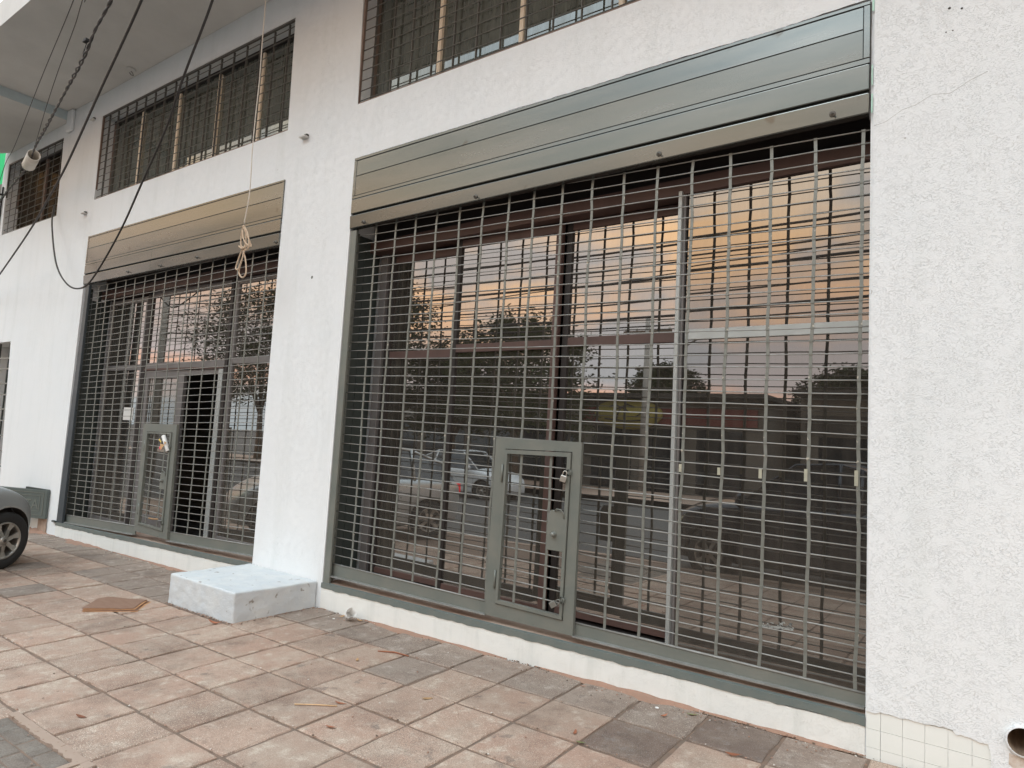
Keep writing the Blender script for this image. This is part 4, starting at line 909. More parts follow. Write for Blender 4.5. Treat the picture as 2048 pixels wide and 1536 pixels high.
wicket(g2, [(-8.880, .150), (-8.095, .145), (-8.118, 1.465), (-8.905, 1.452)], [(-8.800, .240), (-8.195, .222), (-8.200, 1.372), (-8.808, 1.356)],
       [(-8.765, .262), (-8.232, .250), (-8.236, 1.345), (-8.770, 1.335)], [(-8.640, -8.632), (-8.365, -8.37)], 13, (-8.36, .700, -8.24, .905), (-8.30, .80),
       [(-8.81, 1.18, .13), (-8.80, .42, .13)], [(-8.21, 1.2), (-8.215, .32)], 80)
def padlock(label, x, z, rot, m, y=-.014):
    P = thing('padlock', label, 'padlock', (x, y, z)); P.rotation_euler = (0, rot, .35)
    MB().box((-.021, -.011, -.055), (.021, .011, -.010)).obj('body', m, P, bevel=.004)
    MB().tube([(-.013, 0, -.012), (-.013, 0, .010)] + [(-.013*math.cos(t), 0, .010+.013*math.sin(t)) for t in (.5, 1., PI/2, 2.1, 2.6)] + [(.013, 0, .010), (.013, 0, -.012)], .0035, 6).obj('shackle', MT['brass'] if m is MT['brass'] else m, P)
padlock('shiny silver padlock near the top right of the wide gate wicket', -2.825, 1.288, .25, MT['brass'])
padlock('dull dark padlock at the lower right corner of the wide gate wicket', -2.835, .415, 1.0, MT['oldlock'])
# rolled paper and bits tucked in the left wicket
RP = thing('rolled_flyer', 'rolled white flyer pushed through the bars of the left wicket', 'paper roll', (-8.285, .0, 1.235)); RP.rotation_euler = (0, R(-32), .15)
MB().lathe([(.020, -.105), (.024, -.1), (.024, .1), (.019, .105), (.012, .09)], (0, 0, 0), 'Z', 14).obj('roll', MT['paper'], RP)
MB().add([(.0, -.024, -.02), (-.075, -.035, -.05), (-.055, -.028, .03)], [(0, 1, 2)]).add([(.0, -.025, -.021), (.055, -.034, -.02), (.02, -.03, .02)], [(0, 1, 2)]).obj('folded_corner', MT['leaf_tan'], RP)
tag(MB().add([(-8.50, .02, 1.27), (-8.44, .02, 1.235), (-8.43, .02, 1.25), (-8.48, .02, 1.285)], [(0, 1, 2, 3)]).obj('yellow_scrap', MT['yellow']), 'scrap of yellow plastic caught in the bars of the left wicket', 'scrap')
tag(MB().lathe([(0, -.01), (.02, -.008), (.024, 0), (.02, .008), (0, .01)], (-8.455, .03, 1.175), 'Y', 10).obj('pink_cap', MT['pink']), 'pink plastic cap caught in the left wicket below the yellow scrap', 'cap')
tag(MB().tube([(-8.50, .0, .345), (-8.36, -.02, .352), (-8.24, -.03, .365)], .009, 6).obj('dry_twig', MT['leaf_tan']), 'reddish dry leaf stalk lying across the foot of the left wicket', 'twig')

# ================================================================== UPPER WINDOWS AND THEIR GRILLES
def upper_window(q, xs, zb, zt, name_lab, mull, gcolumns, seedn, pmat, gm='glass_dark'):
    """glazing as parts of a window thing"""
    Wn = thing('window', name_lab, 'window')
    y = .205; x0, x1 = xs
    edges = [x0] + mull + [x1]
    MB().box((x0, y-.03, zb), (x1, y+.04, zb+.022)).obj('sill_track', MT['greyframe'], Wn); MB().box((x0, y-.03, zt-.05), (x1, y+.04, zt)).obj('head_track', MT['darkbrown'], Wn)
    for i in range(len(edges)-1): MB().box((edges[i]+.02, y+(.012 if i % 2 else 0), zb+.022), (edges[i+1]-.02, y+.006+(.012 if i % 2 else 0), zt-.05)).obj('pane', MT[gm], Wn)
    for m_ in mull: MB().box((m_-.020, y-.022, zb+.023), (m_+.020, y+.012, zt-.051)).obj('mullion', pmat, Wn, bevel=.003)
    MB().box((x0, y-.03, zb+.023), (x0+.045, y+.03, zt-.051)).obj('side_frame', MT['winwood'], Wn)
    MB().box((x0-.3, .5, zb-.2), (x1+.3, .52, zt+.2)).obj('dark_backing', MT['dark'], Wn)  # dark sheet standing in for the unlit room behind the panes
    return Wn
upper_window(WM, (-11.03, -6.44), 4.632, 5.89, 'wide dark window with cream mullions behind a grille above the left gate', [-10.18, -9.17, -8.22, -7.30], 0, 1, MT['cream'])
upper_window(WR, (-5.39, -.70), 4.632, 5.90, 'wide dark window cut by the top of the picture above the right gate', [-4.50, -3.58, -2.66, -1.74], 0, 2, MT['cream'])
upper_window(WL, (-14.73, -12.31), 4.60, 5.885, 'dark unlit window behind a square grid at the far left end of the wall', [-13.5], 0, 3, MT['winwood'], 'glass_dull')
def grille(label, x0, x1, z0a, z0b, zta, ztb, nb, zr0, nrz, dzr, flat=True, r=.0052):
    g = thing('window_grille', label, 'window bars'); rnd = random.Random(int(abs(x0)*10))
    Z = lambda x, a, b_: lerp(a, b_, (x-x0)/(x1-x0))
    for i in range(nb):
        x = lerp(x0+.035, x1-.035, (i+.5)/nb) if False else x0 + (x1-x0)*(i+.65)/(nb+.3)
        a, b_ = Z(x, z0a, z0b)+.004, Z(x, zta, ztb)-.012
        MB().box((x-.003, .028, a), (x+.003, .052, b_)).obj('bar', MT['grille'], g) if flat else MB().tube([(x, .04, a), (x, .04, b_)], r, 5).obj('bar', MT['grille'], g)
    for k in range(nrz):
        z = zr0+k*dzr
        if z > min(zta, ztb)-.02: break
        MB().tube([(lerp(x0+.01, x1-.01, t), .026+rnd.uniform(-.001, .001), z+rnd.uniform(-.002, .002)) for t in [i/8 for i in range(9)]], r, 5).obj('rod', MT['grille'], g)
    # flat frame
    MB().hexa(((x0+.004, z0a+.003), (x0+.028, z0a+.003), (x0+.028, zta-.003), (x0+.004, zta-.003)), .006, .03).obj('frame', MT['winwood'] if flat else MT['grille'], g)
    MB().hexa(((x0+.029, zta-.022), (x1-.005, ztb-.022), (x1-.005, ztb-.002), (x0+.029, zta-.002)), .006, .03).obj('frame', MT['grille'], g)
    MB().hexa(((x0+.029, z0a+.002), (x1-.005, z0b+.002), (x1-.005, z0b+.016), (x0+.029, z0a+.016)), .006, .03).obj('frame', MT['winwood'] if flat else MT['grille'], g)
    return g
grille('dark steel grille across the wide window above the left gate', -11.03, -6.44, 4.630, 4.618, 5.905, 5.885, 17, 4.679, 14, .1027)
grille('dark steel grille across the window above the right gate, cut by the picture top', -5.372, -.70, 4.622, 4.636, 5.90, 5.90, 18, 4.665, 14, .1020)
grille('square steel grid across the far left upper window', -14.72, -12.33, 4.602, 4.592, 5.912, 5.882, 8, 4.70, 14, .113, False, .0055)
# low barred opening at far left
lw_ = thing('window_grille', 'pale horizontal bars in the low opening behind the parked car at the left edge', 'window bars')
for k, z in enumerate((.35, .60, .85, 1.10, 1.35, 1.54, 1.78, 1.97, 2.22, 2.40)):
    MB().box((-16.0, .08, z-.012), (-13.25, .10, z+.012)).obj('rod', MT['bar'], lw_)
for x in (-13.62, -13.95, -14.4, -15.0): MB().box((x-.012, .10, .0), (x+.012, .125, 2.66)).obj('bar', MT['darksteel'], lw_)
MB().box((-16.3, .55, -.3), (-13.0, .57, 2.9)).obj('back_panel', MT['roomwall'], lw_)

# ================================================================== CONCRETE STEP in front of the pier
stp = MB(); gs = 14; rnd = random.Random(8)
def step_top(x, y): return .132 + .010*((x+6.4)) + .012*(y+.4)*0
N_, M_ = 22, 16; v = []; f = []
def sp(x, y, z, a): return (x+rnd.uniform(-a, a), y+rnd.uniform(-a, a), z+rnd.uniform(-a, a))
x0_, x1_, y0_, y1_ = -6.425, -5.385, -.80, .0
bstep = MB().slab([(x0_, y0_), (x1_-.03, y0_+.005), (x1_+.015, y1_-.004), (x0_+.02, y1_-.004)], -.25, .138)
so_ = bstep.obj('concrete_step', MT['blue'], None)
tag(so_, 'chipped bluish white concrete step against the pier between the two gates', 'step')
so_.modifiers.new('sub', 'SUBSURF').subdivision_type = 'SIMPLE'; so_.modifiers['sub'].levels = 5; so_.modifiers['sub'].render_levels = 5
bv = so_.modifiers.new('bev', 'BEVEL'); bv.width = .016; bv.segments = 3; bv.limit_method = 'ANGLE'; bv.angle_limit = R(50)
so_.modifiers.move(1, 0)
tx = bpy.data.textures.new('lumps', 'CLOUDS'); tx.noise_scale = .11
dp = so_.modifiers.new('lump', 'DISPLACE'); dp.texture = tx; dp.strength = .013; dp.mid_level = .5; dp.texture_coords = 'GLOBAL'

# ================================================================== METER BOX behind the car
mbx = thing('meter_box', 'dark green meter box lid with raised letters, ajar at the foot of the wall', 'meter box')
MB().box((-12.62, -.05, .015), (-11.345, -.001, .415)).obj('lid', MT['meter'], mbx, bevel=.004)
MB().hexa(((-11.75, .417), (-11.35, .417), (-11.36, .424), (-11.75, .445)), -.04, -.001).obj('top_edge', MT['darksteel'], mbx)
rr_ = MB()
for ins in (.045, .10):
    xa, xb, za_, zb_ = -12.5+ins, -11.345-ins*1.1, .015+ins, .415-ins*.8
    for a, b_ in (((xa, za_), (xb, za_+.006)), ((xa, zb_-.006), (xb, zb_)), ((xa, za_+.007), (xa+.01, zb_-.007)), ((xb-.01, za_+.007), (xb, zb_-.007))): rr_.box((a[0], -.056, a[1]), (b_[0], -.049, b_[1]))
rr_.obj('raised_rim', MT['gate'], mbx)
def text(body, size, loc, rot, m, par, ext=.003, name='raised_letters', flip=False):
    c = bpy.data.curves.new(name, 'FONT'); c.body = body; c.size = size; c.extrude = ext; c.align_x = 'CENTER'; c.align_y = 'CENTER'
    o = bpy.data.objects.new(name, c); COL.objects.link(o)
    dg = bpy.context.evaluated_depsgraph_get(); me = bpy.data.meshes.new_from_object(o.evaluated_get(dg)); me.materials.clear(); me.materials.append(m)
    bpy.data.objects.remove(o); o = bpy.data.objects.new(name, me); COL.objects.link(o); o.location = loc; o.rotation_euler = rot; o.parent = par
    if flip: o.scale = (-1, 1, 1)
    return o
text('STA', .19, (-11.64, -.053, .205), (R(90), 0, 0), MT['gate'], mbx)
th_mb = R(22); pv_ = Vector((-11.345, -.004, 0)); mbx.rotation_euler = (0, 0, th_mb); mbx.location = pv_ - Matrix.Rotation(th_mb, 3, 'Z') @ pv_    # the lid stands ajar, hinged at its right edge
rcs = MB(); rcs.box((-12.6, -.006, -.25), (-11.36, -.001, .012)); rcs.obj('wall_patch', MT['plinth'], B)
tag(MB().box((-11.62, -.02, -.24), (-11.34, -.0065, .012)).obj('bare_patch', MT['rust'], B))

# ================================================================== WALL FITTINGS
for (x, z, lab) in ((-6.105, 4.462, 'small grey cable bracket on the pier between the two upper windows'),
                    (-11.225, 4.460, 'small grey cable bracket below left of the middle upper window'),
                    (-11.290, 5.905, 'small cable bracket beside the top left corner of the middle upper window')):
    t = thing('cable_bracket', lab, 'bracket', (x, -.004, z), 'cable brackets on the wall')
    MB().box((-.05, -.05, -.012), (.05, 0, .002)).obj('clip', MT['soffit'], t, bevel=.003); MB().box((.008, -.030, .003), (.05, 0, .022)).obj('block', MT['oppdark'], t, bevel=.003)
tag(MB().lathe([(0, -.006), (.012, -.004), (.016, 0)], (-5.82, 0, 2.98), 'Y', 8).obj('wall_plug', MT['gate']), 'tiny grey plug in the pier beside the left header', 'plug')
# service bracket with insulators at the left end
sb = thing('service_bracket', 'black service bracket with insulators at the far left end of the wall', 'bracket')
sbm = MB()
for z in (5.36, 5.02, 4.62): sbm.tube([(-14.80, -.02, z), (-15.15, -.22, z+.03), (-15.5, -.30, z+.02)], .018, 6)
sbm.tube([(-14.80, -.02, 5.5), (-14.80, -.02, 4.4)], .015, 6); sbm.obj('arm', MT['black'], sb)
for x, z in ((-15.0, 5.06), (-15.2, 5.05), (-14.95, 4.66)): MB().lathe([(.0, -.05), (.035, -.045), (.05, -.02), (.03, 0), (.05, .02), (.035, .045), (0, .05)], (x, -.16, z), 'Z', 12).obj('insulator', MT['black'], sb)
# green hoarding beyond the building end
tag(MB().box((-19.8, -.9, 3.2), (-19.72, 1.8, 9.2)).obj('green_hoarding', MT['green']), 'bright green panel beyond the left end of the building', 'hoarding')
nb_ = thing('neighbour_building', 'pale neighbouring building glimpsed beyond the left end of the wall', 'building')
MB().box((-26, .3, -1), (-15.1, 8, 5.9)).obj('wall', MT['opp'], nb_)
MB().box((-15.098, .3, -.5), (-15.0, .34, 6.2)).obj('edge_strip', MT['wall'], nb_)

# ================================================================== CABLES
def cable_pts(keys, n=40):
    """keys: list of world points -> smooth Catmull-Rom"""
    k = [Vector(p) for p in keys]; k = [2*k[0]-k[1]] + k + [2*k[-1]-k[-2]]; o = []
    for i in range(1, len(k)-2):
        for s in range(n//(len(k)-3)+1):
            t = s/(n//(len(k)-3)+1); p0, p1, p2, p3 = k[i-1], k[i], k[i+1], k[i+2]
            o.append(.5*((2*p1)+(-p0+p2)*t+(2*p0-5*p1+4*p2-p3)*t*t+(-p0+3*p1-3*p2+p3)*t**3))
    o.append(k[-2]); return o
def cable(name, keys, r, m, label, n=48):
    return tag(MB().tube(cable_pts(keys, n), r, 6).obj(name, m), label, 'cable')
PE = (9.0, -5.9, 7.6)          # they all run on to the kerb pole right of the camera
DK = [(-12.299, -.05, 4.734), (-11.953, -.164, 4.346), (-11.236, -.303, 3.652), (-10.757, -.321, 3.307), (-10.402, -.289, 3.206), (-10.018, -.289, 3.306), (-9.07, -.42, 3.757),
      (-7.945, -.716, 4.086), (-6.987, -.971, 4.37), (-6.3, -1.188, 4.596), (-5.454, -1.437, 4.863), (-4.8, -1.672, 5.095), (-4.051, -2.0, 5.392), PE]
cable('hanging_cable', DK, .0115, MT['cablem'], 'thick black cable looping down to the header corner left of the left gate', 110)
CK = [(-14.684, -.12, 3.502), (-13.288, -.345, 3.682), (-11.154, -.698, 3.964), (-9.936, -.922, 4.144), (-8.887, -1.124, 4.307), (-7.291, -1.472, 4.583), (-5.901, -1.772, 4.823), (-4.066, -2.2, 5.159), PE]
cable('hanging_cable', CK, .0115, MT['cablem'], 'thick black cable crossing the far left window and the pier beside it', 60)
AK = [(-14.541, -.2, 5.157), (-12.61, -.646, 5.233), (-11.619, -.837, 5.254), (-9.181, -1.361, 5.335), (-7.419, -1.73, 5.389), (-5.303, -2.2, 5.465), PE]
cable('hanging_cable', AK, .0045, MT['cablem'], 'leftmost thin dark cable rising across the grey soffit')
BK = [(-12.156, -.45, 5.411), (-10.435, -.902, 5.429), (-9.186, -1.218, 5.438), (-7.956, -1.514, 5.441), (-7.444, -1.649, 5.447), (-5.303, -2.2, 5.465), PE]
cable('hanging_cable', BK, .0045, MT['cablem'], 'thin dark cable rising from the white tube across the soffit')
TK = [(-14.538, -.15, 5.083), (-13.527, -.331, 5.07), (-12.068, -.576, 5.036), (-11.321, -.72, 5.033), (-10.727, -.865, 5.048), (-9.293, -1.156, 5.053), (-8.454, -1.33, 5.059), (-7.651, -1.497, 5.065), (-7.174, -1.613, 5.077), (-6.565, -1.738, 5.08), (-5.71, -1.939, 5.099), (-4.628, -2.2, 5.125), PE]
tk = cable_pts(TK, 900)
TWC = thing('service_cable', 'twisted black and grey service cable passing through a white plastic tube', 'cable')
for s in (0, 1):
    pts = []; run = 0
    for i, p in enumerate(tk):
        if i: run += (tk[i]-tk[i-1]).length
        a = run*17+s*PI; d = (tk[min(i+1, len(tk)-1)]-tk[max(i-1, 0)]).normalized(); e1 = d.orthogonal().normalized(); e2 = d.cross(e1)
        rr_w = .009+.004*math.sin(run*3.1)
        pts.append(p+(e1*math.cos(a)+e2*math.sin(a))*rr_w)
        if p.x > -1: break
    MB().tube(pts, .0088, 5).obj('strand', MT['cablem'] if s == 0 else mat('grey_strand', (.075, .065, .06), .5), TWC)
cp = Vector((-7.46, -1.56, 5.085))
MB().box((cp.x-.075, cp.y-.02, cp.z+.005), (cp.x+.0, cp.y+.015, cp.z+.03)).tube([cp+Vector((-.02, 0, -.01)), cp+Vector((-.05, 0, -.05)), cp+Vector((-.08, 0, -.09)), cp+Vector((-.07, 0, -.12)), cp+Vector((-.04, 0, -.10)), cp+Vector((-.05, 0, -.05))], .004, 5).obj('clamp', MT['black'], TWC, bevel=.006)
ta, tb = Vector((-11.118, -.746, 5.060)), Vector((-11.619, -.656, 5.00)); dvec = (ta-tb).normalized(); mid = (ta+tb)/2
tube = MB(); q = dvec.to_track_quat('Z', 'Y').to_matrix().to_4x4(); q.translation = mid
tube.lathe([(.070, -.20), (.080, -.20), (.080, .20), (.070, .20), (.070, -.20)], (0, 0, 0), 'Z', 28); tube.xf(q)
to_ = tube.obj('plastic_tube', MT['pvc']); tag(to_, 'white plastic tube sleeve on the twisted service cable at upper left', 'tube')
# white cord and bundled rope
EK = [(-6.44, -.42, 6.25), (-6.38, -.42, 5.799), (-6.368, -.42, 5.317), (-6.355, -.42, 4.945), (-6.366, -.42, 4.568), (-6.366, -.42, 4.206), (-6.35, -.42, 3.963), (-6.348, -.42, 3.734), (-6.392, -.42, 3.472)]
tag(MB().tube(cable_pts(EK, 50), .006, 6).obj('white_cord', MT['cord']), 'thin white cord hanging from above in front of the left header', 'cord')
RB = thing('rope_bundle', 'beige rope tied in loose loops at the end of the white cord', 'rope')
for pp in ([(-6.399, -.42, 3.463), (-6.435, -.41, 3.37), (-6.427, -.41, 3.268), (-6.333, -.42, 3.203), (-6.255, -.43, 3.231), (-6.289, -.43, 3.344), (-6.369, -.42, 3.434)],
    [(-6.387, -.42, 3.436), (-6.339, -.41, 3.357), (-6.276, -.41, 3.274), (-6.237, -.42, 3.231), (-6.282, -.43, 3.244), (-6.36, -.43, 3.314), (-6.409, -.42, 3.414)],
    [(-6.34, -.42, 3.244), (-6.415, -.41, 3.191), (-6.473, -.41, 3.071), (-6.459, -.42, 3.027), (-6.399, -.43, 3.023), (-6.348, -.43, 3.127), (-6.337, -.42, 3.229)],
    [(-6.354, -.42, 3.231), (-6.364, -.42, 3.132), (-6.421, -.41, 3.016), (-6.379, -.42, 2.954), (-6.308, -.43, 2.925), (-6.264, -.43, 2.97), (-6.309, -.42, 3.101), (-6.384, -.41, 3.212)],
    [(-6.427, -.43, 3.252), (-6.363, -.435, 3.218), (-6.305, -.43, 3.232), (-6.283, -.42, 3.257)], [(-6.399, -.42, 3.463), (-6.368, -.405, 3.388), (-6.356, -.41, 3.249), (-6.399, -.42, 3.241)]):
    MB().tube(cable_pts(pp, 34), .0075, 6).obj('strand', MT['rope'], RB)
# ================================================================== LITTER
def leaf(x, y, s, a, m, curl=.3, name='dry_leaf', label=None):
    b = MB(); n = 6; L_, Rr = [], []
    for i in range(n+1):
        t = i/n; wd = math.sin(PI*t)**.8*.32; u = (t-.5)*2; z = curl*.35*u*u+.02
        L_.append((u, wd, z+.18*curl*wd*2)); Rr.append((u, -wd, z+.14*curl*wd*2))
    vs = L_+Rr+[((i/n-.5)*2, 0, curl*.35*((i/n-.5)*2)**2) for i in range(n+1)]
    fs = [(i, i+1, 2*n+3+i, 2*n+2+i) for i in range(n)] + [(2*n+2+i, 2*n+3+i, n+2+i, n+1+i) for i in range(n)]
    b.add([(p[0]*s, p[1]*s, p[2]*s) for p in vs], fs, 0, True).tube([(s, 0, curl*.35*s), (s*1.12, 0, curl*.3*s)], s*.03, 4)
    o = b.obj(name, m, None, loc=(x, y, G(x, y)+.005)); o.rotation_euler = (random.uniform(-.15, .15), random.uniform(-.15, .15), a)
    return tag(o, label, 'leaf')
leaf(-5.50, -.90, .055, .6, MT['leaf_red'], 1.4, label='crumpled reddish brown leaf beside the front corner of the concrete step')
leaf(-1.48, -.46, .040, .2, MT['leaf_red'], .8, label='bright orange-red leaf on the dark stained paver at lower right')
leaf(-1.95, -.23, .030, 1.2, MT['leaf_red'], 1.0, label='small orange leaf on the paver near the wall foot left of the green leaf')
leaf(-1.83, -.10, .034, .4, MT['leaf_green'], .4, label='green leaf at the wall foot below the wide gate')
leaf(-2.23, -.76, .028, 1.9, MT['leaf_red'], .9, label='small red leaf near the left corner of the brown stained paver')
leaf(-2.54, -.13, .022, .9, MT['leaf_red'], .8, label='tiny red leaf near the start of the red earth strip')
leaf(-2.15, -.84, .028, .1, MT['leaf_green'], .3, label='small olive leaf in the joint left of the brown stained paver')
leaf(-3.48, -1.31, .035, .5, MT['leaf_red'], .6, label='dark red leaf beside the right end of the straw')
leaf(-3.27, -1.55, .034, .3, MT['leaf_red'], .4, label='reddish leaf in the joint below the straw')
leaf(-4.37, -2.32, .035, .4, MT['leaf_red'], .5, label='dark red leaf on the lower left pink pavers')
leaf(-3.15, -.93, .038, 1.1, MT['leaf_tan'], .4, label='pale tan leaf on the gritty paver right of the straw')
leaf(-3.98, -.74, .03, 2.3, MT['leaf_tan'], .8, label='curled yellow leaf on the paver in front of the paper cup')
leaf(-4.72, -.06, .035, .3, MT['leaf_tan'], 1.2, label='curled tan leaf touching the right side of the paper cup')
leaf(-4.93, -.07, .03, 1.3, MT['leaf_tan'], .9, label='small tan leaf touching the left side of the paper cup')
leaf(-1.02, -.78, .028, .7, MT['leaf_red'], .9, label='red brown leaf at the bottom edge below the stained pavers')
tag(MB().tube([(-3.66, -1.49, G(-3.66, -1.49)+.008), (-3.56, -1.42, G(-3.5, -1.4)+.009), (-3.46, -1.35, G(-3.46, -1.35)+.008)], .0035, 6).obj('straw', MT['straw']), 'pale orange straw lying on a gritty paver in the foreground', 'straw')
tag(MB().tube([(-4.02, -.51, G(-4, -.5)+.006), (-3.90, -.46, G(-3.9, -.46)+.012), (-3.78, -.44, G(-3.8, -.44)+.006)], .005, 5).obj('seed_pod', MT['leaf_red']), 'thin dark red seed pod in the joint near the paper cup', 'seed pod')
cup = MB().lathe([(0, 0), (.022, 0), (.033, .075), (.0305, .075), (.020, .003)], (0, 0, 0), 'Z', 14)
cup.v = [(x, y*(.55 if x > 0 else 1.), z) for x, y, z in cup.v]
co = cup.obj('paper_cup', MT['paper'], None, loc=(-4.83, -.09, G(-4.83, -.09)+.03)); co.scale = (1.45, 1.45, 1.45); co.rotation_euler = (R(62), R(20), .9); tag(co, 'crushed white paper cup at the foot of the wall right of the step', 'paper cup')
# delaminated board
bd = thing('broken_board', 'flat piece of brown delaminated board lying on the pavers left of the step', 'board')
q = [(-6.60, -1.44), (-6.30, -1.12), (-6.53, -.88), (-6.72, -1.00), (-6.88, -1.03), (-6.86, -1.20)]
q = [(-6.59, -1.437), (-6.42, -1.25), (-6.36, -1.20), (-6.30, -1.117), (-6.47, -.96), (-6.539, -.888), (-6.70, -1.00), (-6.87, -1.08), (-6.858, -1.197), (-6.72, -1.32)]
for k, (dz, sc_f, m_) in enumerate(((.008, 1.0, 'cardedge'), (.014, .97, 'card'), (.021, .95, 'cardedge'), (.027, .93, 'card'))):
    cxm = sum(a for a, _ in q)/len(q); cym = sum(b_ for _, b_ in q)/len(q); rr0 = random.Random(k)
    pts = [(cxm+(a-cxm)*sc_f+rr0.uniform(-.008, .008)-.006*k, cym+(b_-cym)*sc_f+rr0.uniform(-.008, .008)-.004*k) for a, b_ in q]
    gz = G(cxm, cym)+dz
    MB().slab(pts, gz-.004, gz).obj('ply_sheet', MT[m_], bd)
# grit, crumbs and leaf bits
gr = MB(); rnd = random.Random(77)
def crumb(x, y, s, mi):
    z = G(x, y)+s*.25; vs = [(x+s*math.cos(a)*rnd.uniform(.6, 1.1), y+s*math.sin(a)*rnd.uniform(.6, 1.1), z+rnd.uniform(-.2, .2)*s) for a in (0, 1.25, 2.5, 3.8, 5.0)]
    gr.add(vs+[(x, y, z+s*rnd.uniform(.35, .8))], [(i, (i+1) % 5, 5) for i in range(5)], mi)
for _ in range(2600):
    near = rnd.random() < .62
    x = rnd.uniform(-11.5, -.2) if near else rnd.uniform(-9, -1); y = -abs(rnd.gauss(0, .10))-.01 if near else rnd.uniform(-2.9, -.3)
    if not near and rnd.random() < .5: # in the joints
        j = rnd.randrange(0, 6); y = grid(0, j)[1]+rnd.uniform(-.006, .006)
    if -6.45 < x < -5.35 and y > -.85: continue
    crumb(x, y, rnd.choice((.0025, .003, .004, .005, .008)), rnd.choice((0, 0, 1, 2, 2, 3)))
for _ in range(420):   # dirt gathered round the step and along the wall joint
    if rnd.random() < .6: x = rnd.uniform(-6.46, -5.36); y = -.805-abs(rnd.gauss(0, .018))
    else: x = -5.375+abs(rnd.gauss(0, .02)); y = rnd.uniform(-.78, -.02)
    crumb(x, y, rnd.choice((.003, .004, .006, .009)), rnd.choice((0, 2, 2, 3, 3)))
for _ in range(700):
    x = rnd.choice((rnd.uniform(-5.3, -.95), rnd.uniform(-11.0, -6.5))); crumb(x, -.006-abs(rnd.gauss(0, .012)), rnd.choice((.004, .006, .009)), rnd.choice((0, 2, 3, 3)))
tag(gr.obj('grit', [mat('grit_a', (.30, .22, .17), .9), mat('grit_b', (.55, .50, .44), .9), MT['dirt'], mat('grit_c', (.12, .085, .06), .9)]), kind='stuff')
for x, y, s, lab in ((-2.03, -.14, .014, 'small white pebble near the wall foot between orange and green leaves'), (-4.93, .0-.16, .012, 'small white pebble left of the paper cup')):
    o = MB().lathe([(0, -.4), (.8, -.3), (1, 0), (.75, .35), (0, .5)], (0, 0, 0), 'Z', 9).obj('pebble', MT['paper'], None, loc=(x, y, G(x, y)+.005)); o.scale = (s, s*.8, s*.7); tag(o, lab, 'pebble')

# ================================================================== CARS
def body_loft(secs, name, m, par):
    b = MB(); n = len(secs[0]); 
    for s in secs: b.v += s
    for i in range(len(secs)-1):
        for k in range(n-1):
            a = i*n+k; b.f.append((a, a+1, a+n+1, a+n)); b.mi.append(0); b.sm.append(True)
    b.f.append(tuple(range(n-1, -1, -1))); b.mi.append(0); b.sm.append(False)
    b.f.append(tuple((len(secs)-1)*n+k for k in range(n))); b.mi.append(0); b.sm.append(False)
    for i in range(len(secs)-1):
        b.f.append((i*n, (i+1)*n, (i+1)*n+n-1, i*n+n-1)); b.mi.append(0); b.sm.append(False)
    return b
def wheel(par, x, y, z, side, rad=.305, rim=.195, wd=.19, spokes=7):
    Wh = bpy.data.objects.new('wheel', None); COL.objects.link(Wh); Wh.parent = par; Wh.location = (x, y, z); Wh.rotation_euler = (0, 0, 0 if side > 0 else PI)
    # outer face towards +x in local space
    MB().lathe([(rim, -wd), (rad-.03, -wd), (rad-.006, -wd+.02), (rad, -wd+.05), (rad, -.045), (rad-.006, -.018), (rad-.03, -.004), (rim+.045, .004), (rim+.012, -.004), (rim, -.012)], (0, 0, 0), 'X', 48).obj('tyre', MT['tyre'], Wh)
    MB().lathe([(rim, -wd+.01), (rim+.004, -.012), (rim-.002, -.004), (rim-.016, -.006), (rim-.022, -.03), (rim-.03, -.12)], (0, 0, 0), 'X', 48).obj('rim', MT['alloy'], Wh)
    MB().lathe([(0, -.115), (rim-.028, -.115)], (0, 0, 0), 'X', 32).obj('brake_disc', MT['oppdark'], Wh)
    sp_ = MB()
    for k in range(spokes):
        a = 2*PI*k/spokes+.25; ca, sa = math.cos(a), math.sin(a)
        def pt(r_, t_, h): return (h, r_*ca-t_*sa, r_*sa+t_*ca)
        vs = [pt(.035, .024, -.010), pt(.035, -.024, -.010), pt(rim*.6, -.020, -.020), pt(rim*.6, .020, -.020), pt(rim-.014, .034, -.010), pt(rim-.014, -.034, -.010)]
        vs += [(p[0]-.03, p[1], p[2]) for p in vs]
        sp_.add(vs, [(0, 1, 2, 3), (3, 2, 5, 4), (1, 0, 6, 7), (2, 1, 7, 8), (5, 2, 8, 11), (0, 3, 9, 6), (3, 4, 10, 9), (9, 8, 7, 6), (10, 11, 8, 9)])
    sp_.lathe([(0, .0), (.022, .0), (.030, -.004), (.048, -.008), (.052, -.03)], (0, 0, 0), 'X', 24); sp_.obj('spokes', MT['alloy'], Wh)
    MB().lathe([(0, .003), (.018, .002), (.020, -.001)], (0, 0, 0), 'X', 16).obj('hub_cap', MT['oppdark'], Wh)
    return Wh
